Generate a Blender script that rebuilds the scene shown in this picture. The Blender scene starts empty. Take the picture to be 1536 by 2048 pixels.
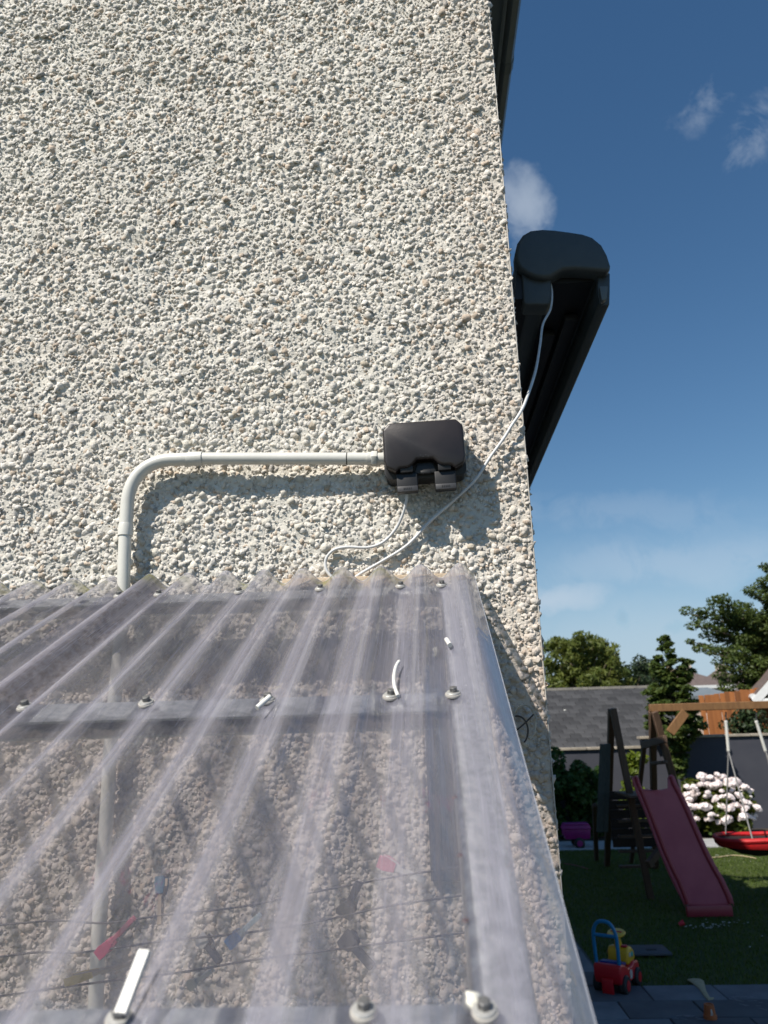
import bpy, bmesh, math, random
import numpy as np
from mathutils import Vector, Matrix

random.seed(7)
RNG = np.random.default_rng(11)
SC = bpy.context.scene
COL = SC.collection
R = math.radians

# ------------------------------------------------------------------ camera
F_PX = 1538.0                       # focal length in photo pixels (photo 1536 x 2048)
CAM = np.array([0.0, -1.50, 2.15])
_Z = np.array([-140, 5250, -F_PX]); _Z = _Z / np.linalg.norm(_Z)
_Y = np.array([78, -456, -F_PX]); _Y = _Y - _Z * (_Y @ _Z); _Y = _Y / np.linalg.norm(_Y)
_X = np.cross(_Y, _Z)
MROT = np.stack([_X, _Y, _Z])
cam_d = bpy.data.cameras.new('camera')
cam = bpy.data.objects.new('camera', cam_d)
COL.objects.link(cam)
mw = Matrix.Identity(4)
for i in range(3):
    for j in range(3):
        mw[i][j] = MROT[i, j]
    mw[i][3] = CAM[i]
cam.matrix_world = mw
cam_d.sensor_fit = 'VERTICAL'; cam_d.sensor_height = 36.0
cam_d.lens = F_PX / 2048 * 36.0
cam_d.clip_start = 0.02; cam_d.clip_end = 3000
cam_d.dof.use_dof = True; cam_d.dof.focus_distance = 1.50
cam_d.dof.aperture_fstop = cam_d.lens / 3.6
SC.camera = cam

# ------------------------------------------------------------------ light
SUN_DIR = Vector((0.95, 1.0, -1.50)).normalized()       # direction the light travels
SUN_ELEV = math.asin(-SUN_DIR.z)
sun_d = bpy.data.lights.new('sun', 'SUN')
sun_d.energy = 4.6; sun_d.angle = R(0.53); sun_d.color = (1.0, 0.93, 0.83)
sun = bpy.data.objects.new('sun', sun_d); COL.objects.link(sun)
sun.rotation_euler = SUN_DIR.to_track_quat('-Z', 'Y').to_euler()
sun.location = (-6, -8, 12)

world = bpy.data.worlds.new('World'); SC.world = world; world.use_nodes = True
def build_world():
    nt = world.node_tree; N = nt.nodes; L = nt.links
    N.clear()
    out = N.new('ShaderNodeOutputWorld'); bg = N.new('ShaderNodeBackground')
    sky = N.new('ShaderNodeTexSky'); sky.sky_type = 'NISHITA'; sky.sun_disc = False
    sky.sun_elevation = SUN_ELEV
    tos = -SUN_DIR
    sky.sun_rotation = math.atan2(tos.x, tos.y)
    sky.altitude = 60; sky.air_density = 1.25; sky.dust_density = 0.0; sky.ozone_density = 2.4
    bg.inputs['Strength'].default_value = 0.070
    tc = N.new('ShaderNodeTexCoord')
    nz = N.new('ShaderNodeTexNoise'); nz.inputs['Scale'].default_value = 16; nz.inputs['Detail'].default_value = 9
    nz.inputs['Roughness'].default_value = 0.62; nz.inputs['Distortion'].default_value = 0.5
    L.new(tc.outputs['Generated'], nz.inputs['Vector'])
    def math_n(op, a, b=None, c=None):
        m = N.new('ShaderNodeMath'); m.operation = op
        for k, v in enumerate((a, b, c)):
            if v is None: continue
            if isinstance(v, (int, float)): m.inputs[k].default_value = v
            else: L.new(v, m.inputs[k])
        return m.outputs[0]
    def vdot(v, w):
        m = N.new('ShaderNodeVectorMath'); m.operation = 'DOT_PRODUCT'
        L.new(v, m.inputs[0]); m.inputs[1].default_value = w
        return m.outputs['Value']
    wn = N.new('ShaderNodeTexNoise'); wn.inputs['Scale'].default_value = 11; wn.inputs['Detail'].default_value = 6; wn.inputs['Roughness'].default_value = .6
    L.new(tc.outputs['Generated'], wn.inputs['Vector'])
    w1 = N.new('ShaderNodeVectorMath'); w1.operation = 'SUBTRACT'; L.new(wn.outputs['Color'], w1.inputs[0]); w1.inputs[1].default_value = (.5, .5, .5)
    w2 = N.new('ShaderNodeVectorMath'); w2.operation = 'MULTIPLY_ADD'; L.new(w1.outputs[0], w2.inputs[0]); w2.inputs[1].default_value = (.11, .11, .07); L.new(tc.outputs['Generated'], w2.inputs[2])
    P = w2.outputs[0]
    total = None
    # small clouds of this afternoon: direction (photo pixel only used to find the bearing), half sizes in radians, tilt, density, wispiness
    for px, py, ra, rb, tilt, dens, thr in (
            (1048, 408, .046, .046, 0.4, .50, .42), (1430, 192, .060, .022, .45, .26, .56), (1512, 260, .055, .034, .6, .34, .54),
            (1120, 1192, .075, .022, -.08, .50, .34), (1230, 1020, .20, .03, -.1, .13, .42), (1420, 1110, .25, .045, -.05, .13, .40),
            (1300, 1130, .20, .03, .0, .12, .40), (1400, 1290, .30, .07, .0, .20, .30), (1250, 1250, .02, .013, .3, -.20, .36),
            (1330, 1258, .018, .010, .5, -.18, .36), (1520, 1170, .045, .02, .2, -.20, .36)):
        d = MROT @ np.array([px - 768, -(py - 1024), -F_PX]); d /= np.linalg.norm(d)
        a = np.cross(d, [0, 0, 1.0]); a /= np.linalg.norm(a); b = np.cross(a, d)
        a2 = a * math.cos(tilt) + b * math.sin(tilt); b2 = -a * math.sin(tilt) + b * math.cos(tilt)
        u = math_n('DIVIDE', math_n('SUBTRACT', vdot(P, tuple(a2)), float(a2 @ d)), ra)
        v = math_n('DIVIDE', math_n('SUBTRACT', vdot(P, tuple(b2)), float(b2 @ d)), rb)
        front = math_n('GREATER_THAN', vdot(P, tuple(d)), 0.0)
        r2 = math_n('ADD', math_n('MULTIPLY', u, u), math_n('MULTIPLY', v, v))
        core = math_n('MAXIMUM', math_n('SUBTRACT', 1.0, r2), 0.0)
        core = math_n('POWER', core, 1.1)
        n2 = math_n('SUBTRACT', nz.outputs['Fac'], thr)
        n2 = math_n('MULTIPLY', n2, 5.5)
        n2 = math_n('MINIMUM', math_n('MAXIMUM', math_n('ADD', n2, math_n('MULTIPLY', core, .5)), 0.0), 1.0)
        m = math_n('MULTIPLY', math_n('MULTIPLY', math_n('MULTIPLY', core, n2), front), dens)
        total = m if total is None else math_n('ADD', total, m)
    pos = math_n('MINIMUM', math_n('MAXIMUM', total, 0.0), 1.0)
    neg = math_n('MINIMUM', math_n('MAXIMUM', math_n('MULTIPLY', total, -1.0), 0.0), 1.0)
    hs = N.new('ShaderNodeHueSaturation'); hs.inputs['Saturation'].default_value = 1.22
    L.new(sky.outputs['Color'], hs.inputs['Color'])
    mx = N.new('ShaderNodeMix'); mx.data_type = 'RGBA'
    # moist summer air: a pale blue band all round the horizon
    el = N.new('ShaderNodeSeparateXYZ'); L.new(tc.outputs['Generated'], el.inputs[0])
    hz = N.new('ShaderNodeMapRange'); hz.interpolation_type = 'SMOOTHSTEP'
    hz.inputs[1].default_value = .30; hz.inputs[2].default_value = -.02; hz.inputs[3].default_value = 0; hz.inputs[4].default_value = .92
    L.new(el.outputs['Z'], hz.inputs[0])
    hm = N.new('ShaderNodeMix'); hm.data_type = 'RGBA'; L.new(hz.outputs[0], hm.inputs['Factor'])
    L.new(hs.outputs['Color'], hm.inputs[6]); hm.inputs[7].default_value = (3.7, 5.3, 7.2, 1)
    L.new(pos, mx.inputs['Factor']); L.new(hm.outputs[2], mx.inputs[6]); mx.inputs[7].default_value = (6.6, 7.4, 8.4, 1)
    mx2 = N.new('ShaderNodeMix'); mx2.data_type = 'RGBA'
    L.new(neg, mx2.inputs['Factor']); L.new(mx.outputs[2], mx2.inputs[6]); mx2.inputs[7].default_value = (1.6, 2.0, 2.8, 1)
    L.new(mx2.outputs[2], bg.inputs['Color']); L.new(bg.outputs[0], out.inputs['Surface'])
build_world()
SC.view_settings.view_transform = 'Standard'
SC.view_settings.look = 'None'
SC.view_settings.exposure = 0.40
SC.view_settings.gamma = 1.0
SC.view_settings.use_curve_mapping = False
SC.render.engine = 'CYCLES'
SC.cycles.max_bounces = 10; SC.cycles.transparent_max_bounces = 16; SC.cycles.transmission_bounces = 8
SC.cycles.caustics_reflective = False; SC.cycles.caustics_refractive = False
SC.cycles.use_denoising = True

# ------------------------------------------------------------------ helpers
def ray(px, py):
    return MROT @ np.array([px - 768.0, -(py - 1024.0), -F_PX])
def on(px, py, axis, val):
    """the point of the plane axis=val (0 x, 1 y, 2 z) that lies on a line of sight: used to survey real positions"""
    d = ray(px, py); t = (val - CAM[axis]) / d[axis]
    return Vector((CAM + d * t).tolist())
def WY(px, py, y): return on(px, py, 1, y)
def G(px, py, z=0.0): return on(px, py, 2, z)

class MB:
    def __init__(s): s.v = []; s.f = []
    def add(s, vs, fs):
        o = len(s.v); s.v += [tuple(v) for v in vs]; s.f += [tuple(i + o for i in f) for f in fs]; return s
    def box(s, c, d, rot=None):
        x, y, z = d[0] / 2, d[1] / 2, d[2] / 2
        vs = [Vector(p) for p in ((-x,-y,-z),(x,-y,-z),(x,y,-z),(-x,y,-z),(-x,-y,z),(x,-y,z),(x,y,z),(-x,y,z))]
        if rot is not None: vs = [rot @ v for v in vs]
        vs = [v + Vector(c) for v in vs]
        return s.add(vs, [(0,3,2,1),(4,5,6,7),(0,1,5,4),(1,2,6,5),(2,3,7,6),(3,0,4,7)])
    def beam(s, p, q, w, h, up=(0,0,1)):
        """rectangular bar from p to q, w sideways, h along up"""
        p = Vector(p); q = Vector(q); d = (q - p); L = d.length; d.normalize()
        u = Vector(up); sd = d.cross(u)
        if sd.length < 1e-5: sd = d.cross(Vector((1,0,0)))
        sd.normalize(); u = sd.cross(d).normalized()
        rot = Matrix((sd, d, u)).transposed()
        return s.box((p + q) / 2, (w, L, h), rot)
    def tube(s, pts, r, n=8, cap=True):
        pts = [Vector(p) for p in pts]; m = len(pts)
        rs = r if isinstance(r, (list, tuple)) else [r] * m
        rings = []; prev = None
        for i in range(m):
            t = (pts[min(i + 1, m - 1)] - pts[max(i - 1, 0)]).normalized()
            if prev is None:
                a = Vector((0,0,1)) if abs(t.z) < .9 else Vector((1,0,0))
                nn = t.cross(a).normalized()
            else:
                nn = (prev - t * prev.dot(t))
                nn = nn.normalized() if nn.length > 1e-6 else t.orthogonal().normalized()
            prev = nn; b = t.cross(nn)
            rings.append([pts[i] + (nn * math.cos(2*math.pi*k/n) + b * math.sin(2*math.pi*k/n)) * rs[i] for k in range(n)])
        vs = [v for rg in rings for v in rg]; fs = []
        for i in range(m - 1):
            for k in range(n):
                k2 = (k + 1) % n
                fs.append((i*n+k, i*n+k2, (i+1)*n+k2, (i+1)*n+k))
        if cap:
            fs.append(tuple(range(n))[::-1]); fs.append(tuple((m-1)*n + k for k in range(n)))
        return s.add(vs, fs)
    def lathe(s, c, prof, n=16, rot=None):
        """prof: list of (radius, z); axis local z at c"""
        vs = []; fs = []; m = len(prof)
        for r, z in prof:
            for k in range(n):
                v = Vector((r*math.cos(2*math.pi*k/n), r*math.sin(2*math.pi*k/n), z))
                if rot is not None: v = rot @ v
                vs.append(v + Vector(c))
        for i in range(m - 1):
            for k in range(n):
                k2 = (k + 1) % n
                fs.append((i*n+k, i*n+k2, (i+1)*n+k2, (i+1)*n+k))
        fs.append(tuple(range(n))[::-1]); fs.append(tuple((m-1)*n + k for k in range(n)))
        return s.add(vs, fs)
    def prism(s, poly, vec):
        """poly: list of 3D points (planar loop), extruded by vec"""
        n = len(poly); P = [Vector(p) for p in poly]; Q = [p + Vector(vec) for p in P]
        fs = [tuple(range(n)), tuple(range(2*n-1, n-1, -1))]
        for k in range(n):
            k2 = (k + 1) % n
            fs.append((k2, k, n + k, n + k2))
        return s.add(P + Q, fs)
    def build(s, name, mat, parent=None, smooth=False, bevel=0, seg=2, off=None, autos=None):
        me = bpy.data.meshes.new(name)
        vs = s.v
        if off is not None: vs = [(v[0]-off[0], v[1]-off[1], v[2]-off[2]) for v in vs]
        me.from_pydata(vs, [], s.f); me.update()
        bm = bmesh.new(); bm.from_mesh(me)
        bmesh.ops.recalc_face_normals(bm, faces=bm.faces[:])
        if bevel:
            es = [e for e in bm.edges if len(e.link_faces) == 2 and e.calc_face_angle(0) > R(28)]
            bmesh.ops.bevel(bm, geom=es, offset=bevel, segments=seg, profile=.5, affect='EDGES', clamp_overlap=True)
        bm.to_mesh(me); bm.free()
        me.materials.append(mat)
        if smooth or bevel:
            me.polygons.foreach_set('use_smooth', [True] * len(me.polygons))
            if autos is None: autos = 40
            me.set_sharp_from_angle(angle=R(autos))
        o = bpy.data.objects.new(name, me); COL.objects.link(o)
        if parent is not None: o.parent = parent
        return o

def mesh_np(name, V, Fc, mat, parent=None, smooth=False, col=None, uv=None):
    V = np.asarray(V, np.float32); Fc = np.asarray(Fc, np.int32); k = Fc.shape[1]; n = len(Fc)
    me = bpy.data.meshes.new(name)
    me.vertices.add(len(V)); me.vertices.foreach_set('co', V.ravel())
    me.loops.add(n * k); me.loops.foreach_set('vertex_index', Fc.ravel())
    me.polygons.add(n)
    me.polygons.foreach_set('loop_start', np.arange(0, n * k, k, dtype=np.int32))
    me.polygons.foreach_set('loop_total', np.full(n, k, np.int32))
    me.polygons.foreach_set('use_smooth', np.full(n, bool(smooth)))
    if uv is not None:
        l = me.uv_layers.new(name='UVMap'); l.data.foreach_set('uv', np.asarray(uv, np.float32)[Fc.ravel()].ravel())
    if col is not None:
        a = me.color_attributes.new('tone', 'FLOAT_COLOR', 'POINT')
        c = np.ones((len(V), 4), np.float32); c[:, :3] = col
        a.data.foreach_set('color', c.ravel())
    me.update(calc_edges=True); me.validate()
    me.materials.append(mat)
    o = bpy.data.objects.new(name, me); COL.objects.link(o)
    if parent is not None: o.parent = parent
    return o

def tag(o, label=None, cat=None, group=None, kind=None):
    if label: o['label'] = label
    if cat: o['category'] = cat
    if group: o['group'] = group
    if kind: o['kind'] = kind
    return o
def thing(name, label, cat, loc=(0,0,0), rotz=0, group=None):
    o = bpy.data.objects.new(name, None); COL.objects.link(o)
    o.empty_display_size = .1
    o.location = loc; o.rotation_euler = (0, 0, rotz)
    return tag(o, label, cat, group)

def spline(pts, n=10):
    P = [Vector(p) for p in pts]; P = [P[0]*2 - P[1]] + P + [P[-1]*2 - P[-2]]; out = []
    for i in range(1, len(P) - 2):
        for k in range(n):
            t = k / n; a, b, c, d = P[i-1], P[i], P[i+1], P[i+2]
            out.append(.5*((2*b) + (c-a)*t + (2*a-5*b+4*c-d)*t*t + (3*b-a-3*c+d)*t**3))
    out.append(P[-2]); return out

# ------------------------------------------------------------------ materials
def newmat(name):
    m = bpy.data.materials.new(name); m.use_nodes = True
    nt = m.node_tree; b = nt.nodes['Principled BSDF']
    return m, nt, b
def mat(name, c, rough=.6, c2=None, scale=8, metal=0, bump=0, bscale=60, spec=.5, detail=5, thr=(.35,.65), stretch=None, coat=0, island=0, c3=None):
    m, nt, b = newmat(name); N = nt.nodes; L = nt.links
    b.inputs['Roughness'].default_value = rough; b.inputs['Metallic'].default_value = metal
    b.inputs['Specular IOR Level'].default_value = spec
    if coat: b.inputs['Coat Weight'].default_value = coat; b.inputs['Coat Roughness'].default_value = .15
    b.inputs['Base Color'].default_value = (*c, 1)
    tc = N.new('ShaderNodeTexCoord'); vec = tc.outputs['Object']
    if stretch:
        mp = N.new('ShaderNodeMapping'); mp.inputs['Scale'].default_value = stretch
        L.new(vec, mp.inputs['Vector']); vec = mp.outputs[0]
    base = None
    if c2 is not None:
        nz = N.new('ShaderNodeTexNoise'); nz.inputs['Scale'].default_value = scale; nz.inputs['Detail'].default_value = detail
        nz.inputs['Roughness'].default_value = .6
        L.new(vec, nz.inputs['Vector'])
        rp = N.new('ShaderNodeValToRGB'); rp.color_ramp.elements[0].position = thr[0]; rp.color_ramp.elements[1].position = thr[1]
        rp.color_ramp.elements[0].color = (*c, 1); rp.color_ramp.elements[1].color = (*c2, 1)
        L.new(nz.outputs['Fac'], rp.inputs[0]); base = rp.outputs[0]
        L.new(base, b.inputs['Base Color'])
        rr = N.new('ShaderNodeMapRange'); rr.inputs[3].default_value = max(0.02, rough-.08); rr.inputs[4].default_value = min(1, rough+.1)
        L.new(nz.outputs['Fac'], rr.inputs[0]); L.new(rr.outputs[0], b.inputs['Roughness'])
    if island:
        g = N.new('ShaderNodeNewGeometry') if island == 1 else N.new('ShaderNodeObjectInfo')
        h = N.new('ShaderNodeHueSaturation')
        mr = N.new('ShaderNodeMapRange'); mr.inputs[3].default_value = .62; mr.inputs[4].default_value = 1.42
        L.new(g.outputs['Random Per Island' if island == 1 else 'Random'], mr.inputs[0]); L.new(mr.outputs[0], h.inputs['Value'])
        if base is not None: L.new(base, h.inputs['Color'])
        else: h.inputs['Color'].default_value = (*c, 1)
        L.new(h.outputs[0], b.inputs['Base Color'])
    if bump:
        n2 = N.new('ShaderNodeTexNoise'); n2.inputs['Scale'].default_value = bscale; n2.inputs['Detail'].default_value = 6
        L.new(vec, n2.inputs['Vector'])
        bp = N.new('ShaderNodeBump'); bp.inputs['Strength'].default_value = bump; bp.inputs['Distance'].default_value = .01
        L.new(n2.outputs['Fac'], bp.inputs['Height']); L.new(bp.outputs[0], b.inputs['Normal'])
    return m

def leafmat(name, c, c2, trans=.35):
    m, nt, b = newmat(name); N = nt.nodes; L = nt.links
    g = N.new('ShaderNodeNewGeometry'); rp = N.new('ShaderNodeValToRGB')
    rp.color_ramp.elements[0].color = (*c, 1); rp.color_ramp.elements[1].color = (*c2, 1)
    L.new(g.outputs['Random Per Island'], rp.inputs[0]); L.new(rp.outputs[0], b.inputs['Base Color'])
    b.inputs['Roughness'].default_value = .5; b.inputs['Specular IOR Level'].default_value = .35
    tr = N.new('ShaderNodeBsdfTranslucent')
    hs = N.new('ShaderNodeHueSaturation'); hs.inputs['Value'].default_value = 1.5; hs.inputs['Hue'].default_value = .48
    L.new(rp.outputs[0], hs.inputs['Color']); L.new(hs.outputs[0], tr.inputs['Color'])
    mx = N.new('ShaderNodeMixShader'); mx.inputs[0].default_value = trans
    L.new(b.outputs[0], mx.inputs[1]); L.new(tr.outputs[0], mx.inputs[2])
    L.new(mx.outputs[0], N['Material Output'].inputs['Surface'])
    return m

def dashmat(name, use_attr, rand=False):
    """off-white painted pebble dash: paint over stones, patchy dirt, fine grit"""
    m, nt, b = newmat(name); N = nt.nodes; L = nt.links
    tc = N.new('ShaderNodeTexCoord')
    geo = N.new('ShaderNodeNewGeometry')
    pos = geo.outputs['Position']
    if use_attr:
        at = N.new('ShaderNodeAttribute'); at.attribute_name = 'tone'; base = at.outputs['Color']
    elif rand:
        oi = N.new('ShaderNodeObjectInfo'); rp = N.new('ShaderNodeValToRGB')
        e = rp.color_ramp.elements; e[0].color = (.50, .47, .41, 1); e[1].color = (.70, .66, .58, 1)
        x = rp.color_ramp.elements.new(.06); x.color = (.42, .35, .26, 1); x = rp.color_ramp.elements.new(.12); x.color = (.58, .55, .48, 1)
        L.new(oi.outputs['Random'], rp.inputs[0]); base = rp.outputs[0]
    else:
        rgb = N.new('ShaderNodeRGB'); rgb.outputs[0].default_value = (.60, .57, .51, 1); base = rgb.outputs[0]
    n1 = N.new('ShaderNodeTexNoise'); n1.inputs['Scale'].default_value = 3.2; n1.inputs['Detail'].default_value = 6; n1.inputs['Roughness'].default_value = .62
    L.new(pos, n1.inputs['Vector'])
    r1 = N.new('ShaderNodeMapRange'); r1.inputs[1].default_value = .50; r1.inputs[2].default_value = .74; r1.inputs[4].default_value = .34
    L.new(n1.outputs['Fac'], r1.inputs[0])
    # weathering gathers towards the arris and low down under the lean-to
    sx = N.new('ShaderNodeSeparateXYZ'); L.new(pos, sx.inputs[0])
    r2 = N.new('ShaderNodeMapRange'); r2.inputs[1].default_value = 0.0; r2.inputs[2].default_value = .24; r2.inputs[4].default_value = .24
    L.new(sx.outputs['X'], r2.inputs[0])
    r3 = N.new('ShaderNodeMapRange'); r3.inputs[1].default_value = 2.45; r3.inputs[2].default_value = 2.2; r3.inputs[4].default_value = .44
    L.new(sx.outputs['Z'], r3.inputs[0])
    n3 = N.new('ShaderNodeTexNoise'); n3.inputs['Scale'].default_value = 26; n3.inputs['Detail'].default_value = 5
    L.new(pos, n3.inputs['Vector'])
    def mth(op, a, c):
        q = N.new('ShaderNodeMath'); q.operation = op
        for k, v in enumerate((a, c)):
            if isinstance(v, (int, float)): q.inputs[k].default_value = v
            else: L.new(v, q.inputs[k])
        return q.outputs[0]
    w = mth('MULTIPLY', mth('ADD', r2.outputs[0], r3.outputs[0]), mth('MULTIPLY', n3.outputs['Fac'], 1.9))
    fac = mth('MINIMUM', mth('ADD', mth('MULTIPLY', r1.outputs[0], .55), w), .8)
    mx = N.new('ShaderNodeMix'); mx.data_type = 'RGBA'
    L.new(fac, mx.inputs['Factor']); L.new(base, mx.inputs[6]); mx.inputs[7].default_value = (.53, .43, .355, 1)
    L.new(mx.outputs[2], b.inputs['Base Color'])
    b.inputs['Roughness'].default_value = .78; b.inputs['Specular IOR Level'].default_value = .3
    n2 = N.new('ShaderNodeTexNoise'); n2.inputs['Scale'].default_value = 230; n2.inputs['Detail'].default_value = 6
    L.new(pos, n2.inputs['Vector'])
    bp = N.new('ShaderNodeBump'); bp.inputs['Strength'].default_value = .7; bp.inputs['Distance'].default_value = .0035
    L.new(n2.outputs['Fac'], bp.inputs['Height'])
    L.new(bp.outputs[0], b.inputs['Normal'])
    if not use_attr and not rand:
        vo = N.new('ShaderNodeTexVoronoi'); vo.inputs['Scale'].default_value = 85; L.new(pos, vo.inputs['Vector'])
        b2 = N.new('ShaderNodeBump'); b2.invert = True; b2.inputs['Strength'].default_value = .9; b2.inputs['Distance'].default_value = .006
        L.new(vo.outputs['Distance'], b2.inputs['Height']); L.new(bp.outputs[0], b2.inputs['Normal']); L.new(b2.outputs[0], b.inputs['Normal'])
    return m

M = {}
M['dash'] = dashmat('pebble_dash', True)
M['dash_piece'] = dashmat('pebble_dash_piece', False, True)
M['dash_far'] = dashmat('pebble_dash_far', False)
M['bead'] = mat('corner_bead_plastic', (.50,.47,.42), .5, (.45,.42,.38), 30)
M['pvc'] = mat('white_pvc', (.70,.69,.63), .38, (.62,.61,.56), 14, bump=.03, bscale=200)
M['cable'] = mat('white_cable', (.72,.72,.71), .4, (.60,.60,.60), 40)
M['offcut'] = mat('offcut_plastic', (.82,.81,.76), .4, (.74,.73,.68), 60)
M['box'] = mat('black_box_plastic', (.015,.012,.0115), .36, (.022,.016,.015), 12, bump=.06, bscale=500)
M['box_dark'] = mat('black_latch_plastic', (.007,.007,.008), .5, (.011,.011,.012), 40)
M['box_grey'] = mat('latch_print_grey', (.055,.055,.058), .5, (.04,.04,.043), 120)
M['mark'] = mat('marker_ink', (.02,.02,.02), .6, (.04,.04,.04), 200)
M['awning'] = mat('anthracite_powder_coat', (.050,.060,.063), .45, (.060,.070,.073), 20, bump=.05, bscale=900)
M['awning_in'] = mat('awning_inside_black', (.008,.008,.009), .55, (.012,.012,.013), 30)
M['galv'] = mat('galvanised_steel', (.28,.30,.31), .5, (.50,.52,.53), 75, metal=.55, bump=.05, bscale=120, detail=8, thr=(.38,.62))
M['grey_dk'] = mat('dark_grey_matt', (.075,.082,.095), .6, (.10,.108,.12), 30, bump=.04)
M['screw'] = mat('zinc_screw', (.50,.50,.48), .5, (.34,.34,.33), 160, metal=.5, thr=(.4,.7))
M['hexhead'] = mat('dull_screw_head', (.24,.24,.235), .5, (.12,.12,.12), 160, metal=.6)
M['rubber'] = mat('grey_rubber', (.42,.40,.37), .8, (.44,.43,.40), 90)
M['silicone'] = mat('white_silicone', (.80,.79,.70), .45, (.70,.68,.58), 60)
M['filler'] = mat('tan_foam_filler', (.50,.38,.26), .9, (.60,.49,.36), 120, bump=.3, bscale=400)
M['fascia'] = mat('dark_eaves_plastic', (.10,.115,.112), .5, (.12,.135,.13), 10)
M['fascia2'] = mat('grey_eaves_edge', (.14,.155,.152), .45, (.12,.132,.13), 10)
M['rooftile'] = mat('brown_roof_tiles', (.10,.075,.065), .8, (.16,.12,.105), 8, bump=.3, bscale=20)
M['wire'] = mat('dark_wire', (.03,.025,.022), .5, (.07,.06,.05), 60)
M['wire_lt'] = mat('pale_wire', (.58,.54,.46), .5, (.30,.27,.22), 60)
M['line'] = mat('clothes_line_grey', (.06,.06,.065), .7, (.09,.09,.095), 90)
for nm, c in dict(pink=(.62,.03,.15), rose=(.62,.16,.24), blue=(.01,.30,.78), dblue=(.06,.16,.24), yellow=(.75,.50,.04), grey=(.035,.045,.06), white=(.66,.64,.60), paleb=(.40,.50,.56), tan=(.48,.38,.27)).items():
    M['peg_' + nm] = mat('peg_' + nm, c, .45, tuple(x*.8 for x in c), 60)
M['grass_base'] = mat('lawn_soil', (.032,.050,.008), .95, (.055,.072,.014), 1.2, bump=.5, bscale=60)
M['blade'] = leafmat('grass_blade', (.045,.085,.010), (.110,.150,.026), .3)
M['ground'] = mat('open_ground', (.06,.075,.03), .95, (.10,.095,.05), .4)
M['slab'] = mat('grey_paving', (.095,.10,.115), .85, (.145,.15,.165), 3, bump=.2, bscale=60, island=2)
M['joint'] = mat('paving_joint', (.075,.078,.085), .95, (.10,.10,.105), 30)
M['path'] = mat('pale_path', (.30,.31,.31), .85, (.38,.38,.37), 4, bump=.15)
M['navy'] = mat('dark_blue_render', (.040,.043,.058), .8, (.050,.053,.068), 2.5, bump=.12, bscale=120)
M['coping'] = mat('concrete_coping', (.24,.21,.17), .85, (.36,.32,.26), 6, bump=.25, bscale=40)
M['slate'] = mat('grey_slate', (.034,.034,.036), .72, (.058,.058,.059), 1.6, bump=.15, bscale=30, island=2)
M['slate_base'] = mat('slate_underlay', (.03,.03,.03), .9, (.04,.04,.04), 8)
M['ridge'] = mat('ridge_tile', (.10,.095,.085), .8, (.15,.14,.12), 6, bump=.2)
M['rendergrey'] = mat('shed_wall_render', (.10,.10,.11), .9, (.14,.14,.15), 4)
M['timber'] = mat('stained_timber', (.075,.042,.026), .65, (.12,.072,.042), 3, bump=.2, bscale=12, stretch=(12,12,1.5))
M['timber_shade'] = mat('shade_dark_timber', (.022,.014,.010), .85, (.038,.024,.016), 3, bump=.2, bscale=12, stretch=(1.5,12,12))  # shade under the deck put into a darker timber colour
M['timber_lt'] = mat('golden_timber', (.16,.080,.030), .65, (.22,.115,.044), 3, bump=.2, bscale=12, stretch=(12,3,3))
M['timber_gr'] = mat('weathered_board', (.060,.075,.068), .8, (.095,.105,.095), 4, bump=.2, bscale=14, stretch=(12,12,1.5))
M['slide'] = mat('red_slide_plastic', (.42,.085,.125), .42, (.50,.115,.155), 2.5, bump=.02, bscale=30)
M['slide_rim'] = mat('red_slide_rim', (.30,.030,.045), .38, (.35,.045,.060), 3)
M['nest'] = mat('red_swing_fabric', (.55,.012,.015), .6, (.40,.010,.012), 12, bump=.25, bscale=40)
M['nest_dk'] = mat('swing_black_web', (.012,.010,.011), .8, (.03,.015,.016), 18)
M['rope'] = mat('white_rope', (.62,.62,.58), .8, (.50,.50,.47), 120, bump=.3, bscale=300)
M['rope_gr'] = mat('grey_rope', (.28,.28,.28), .8, (.20,.20,.20), 120)
M['purple'] = mat('purple_toy_plastic', (.30,.012,.16), .4, (.24,.010,.13), 8)
M['toyred'] = mat('red_toy_plastic', (.55,.012,.02), .35, (.48,.010,.018), 8)
M['toyblue'] = mat('blue_toy_tube', (.01,.20,.42), .35, (.01,.17,.36), 8)
M['toynavy'] = mat('navy_toy_seat', (.012,.03,.22), .4, (.01,.025,.18), 8)
M['toyyel'] = mat('yellow_toy_plastic', (.72,.42,.02), .35, (.66,.37,.02), 8)
M['toyblk'] = mat('black_toy_tyre', (.012,.012,.013), .6, (.02,.02,.02), 30)
M['toywht'] = mat('white_toy_sticker', (.62,.58,.52), .5, (.40,.30,.25), 40)
M['toyteal'] = mat('teal_toy_button', (.03,.38,.36), .4, (.03,.33,.32), 20)
M['clay'] = mat('terracotta', (.42,.11,.035), .8, (.50,.15,.05), 20, bump=.15)
M['wood_bat'] = mat('pale_wooden_toy', (.44,.36,.22), .7, (.36,.29,.17), 5, stretch=(3,12,3))
M['redball'] = mat('bright_red_plastic', (.65,.02,.05), .4, (.58,.02,.04), 20)
M['cover'] = mat('drain_cover_metal', (.055,.057,.068), .6, (.075,.077,.088), 20)
M['daisy'] = mat('daisy_petals', (.62,.61,.56), .7, (.50,.50,.44), 50)
M['bark'] = mat('tree_bark', (.10,.08,.055), .9, (.17,.14,.10), 10, bump=.4, bscale=30)
M['bark_lt'] = mat('pale_bark', (.22,.18,.12), .9, (.16,.13,.09), 10, bump=.3, bscale=30)
M['leaf_willow'] = leafmat('willow_leaf', (.075,.105,.020), (.165,.195,.045), .4)
M['leaf_dark'] = leafmat('dark_leaf', (.018,.034,.014), (.040,.062,.024), .25)
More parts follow.
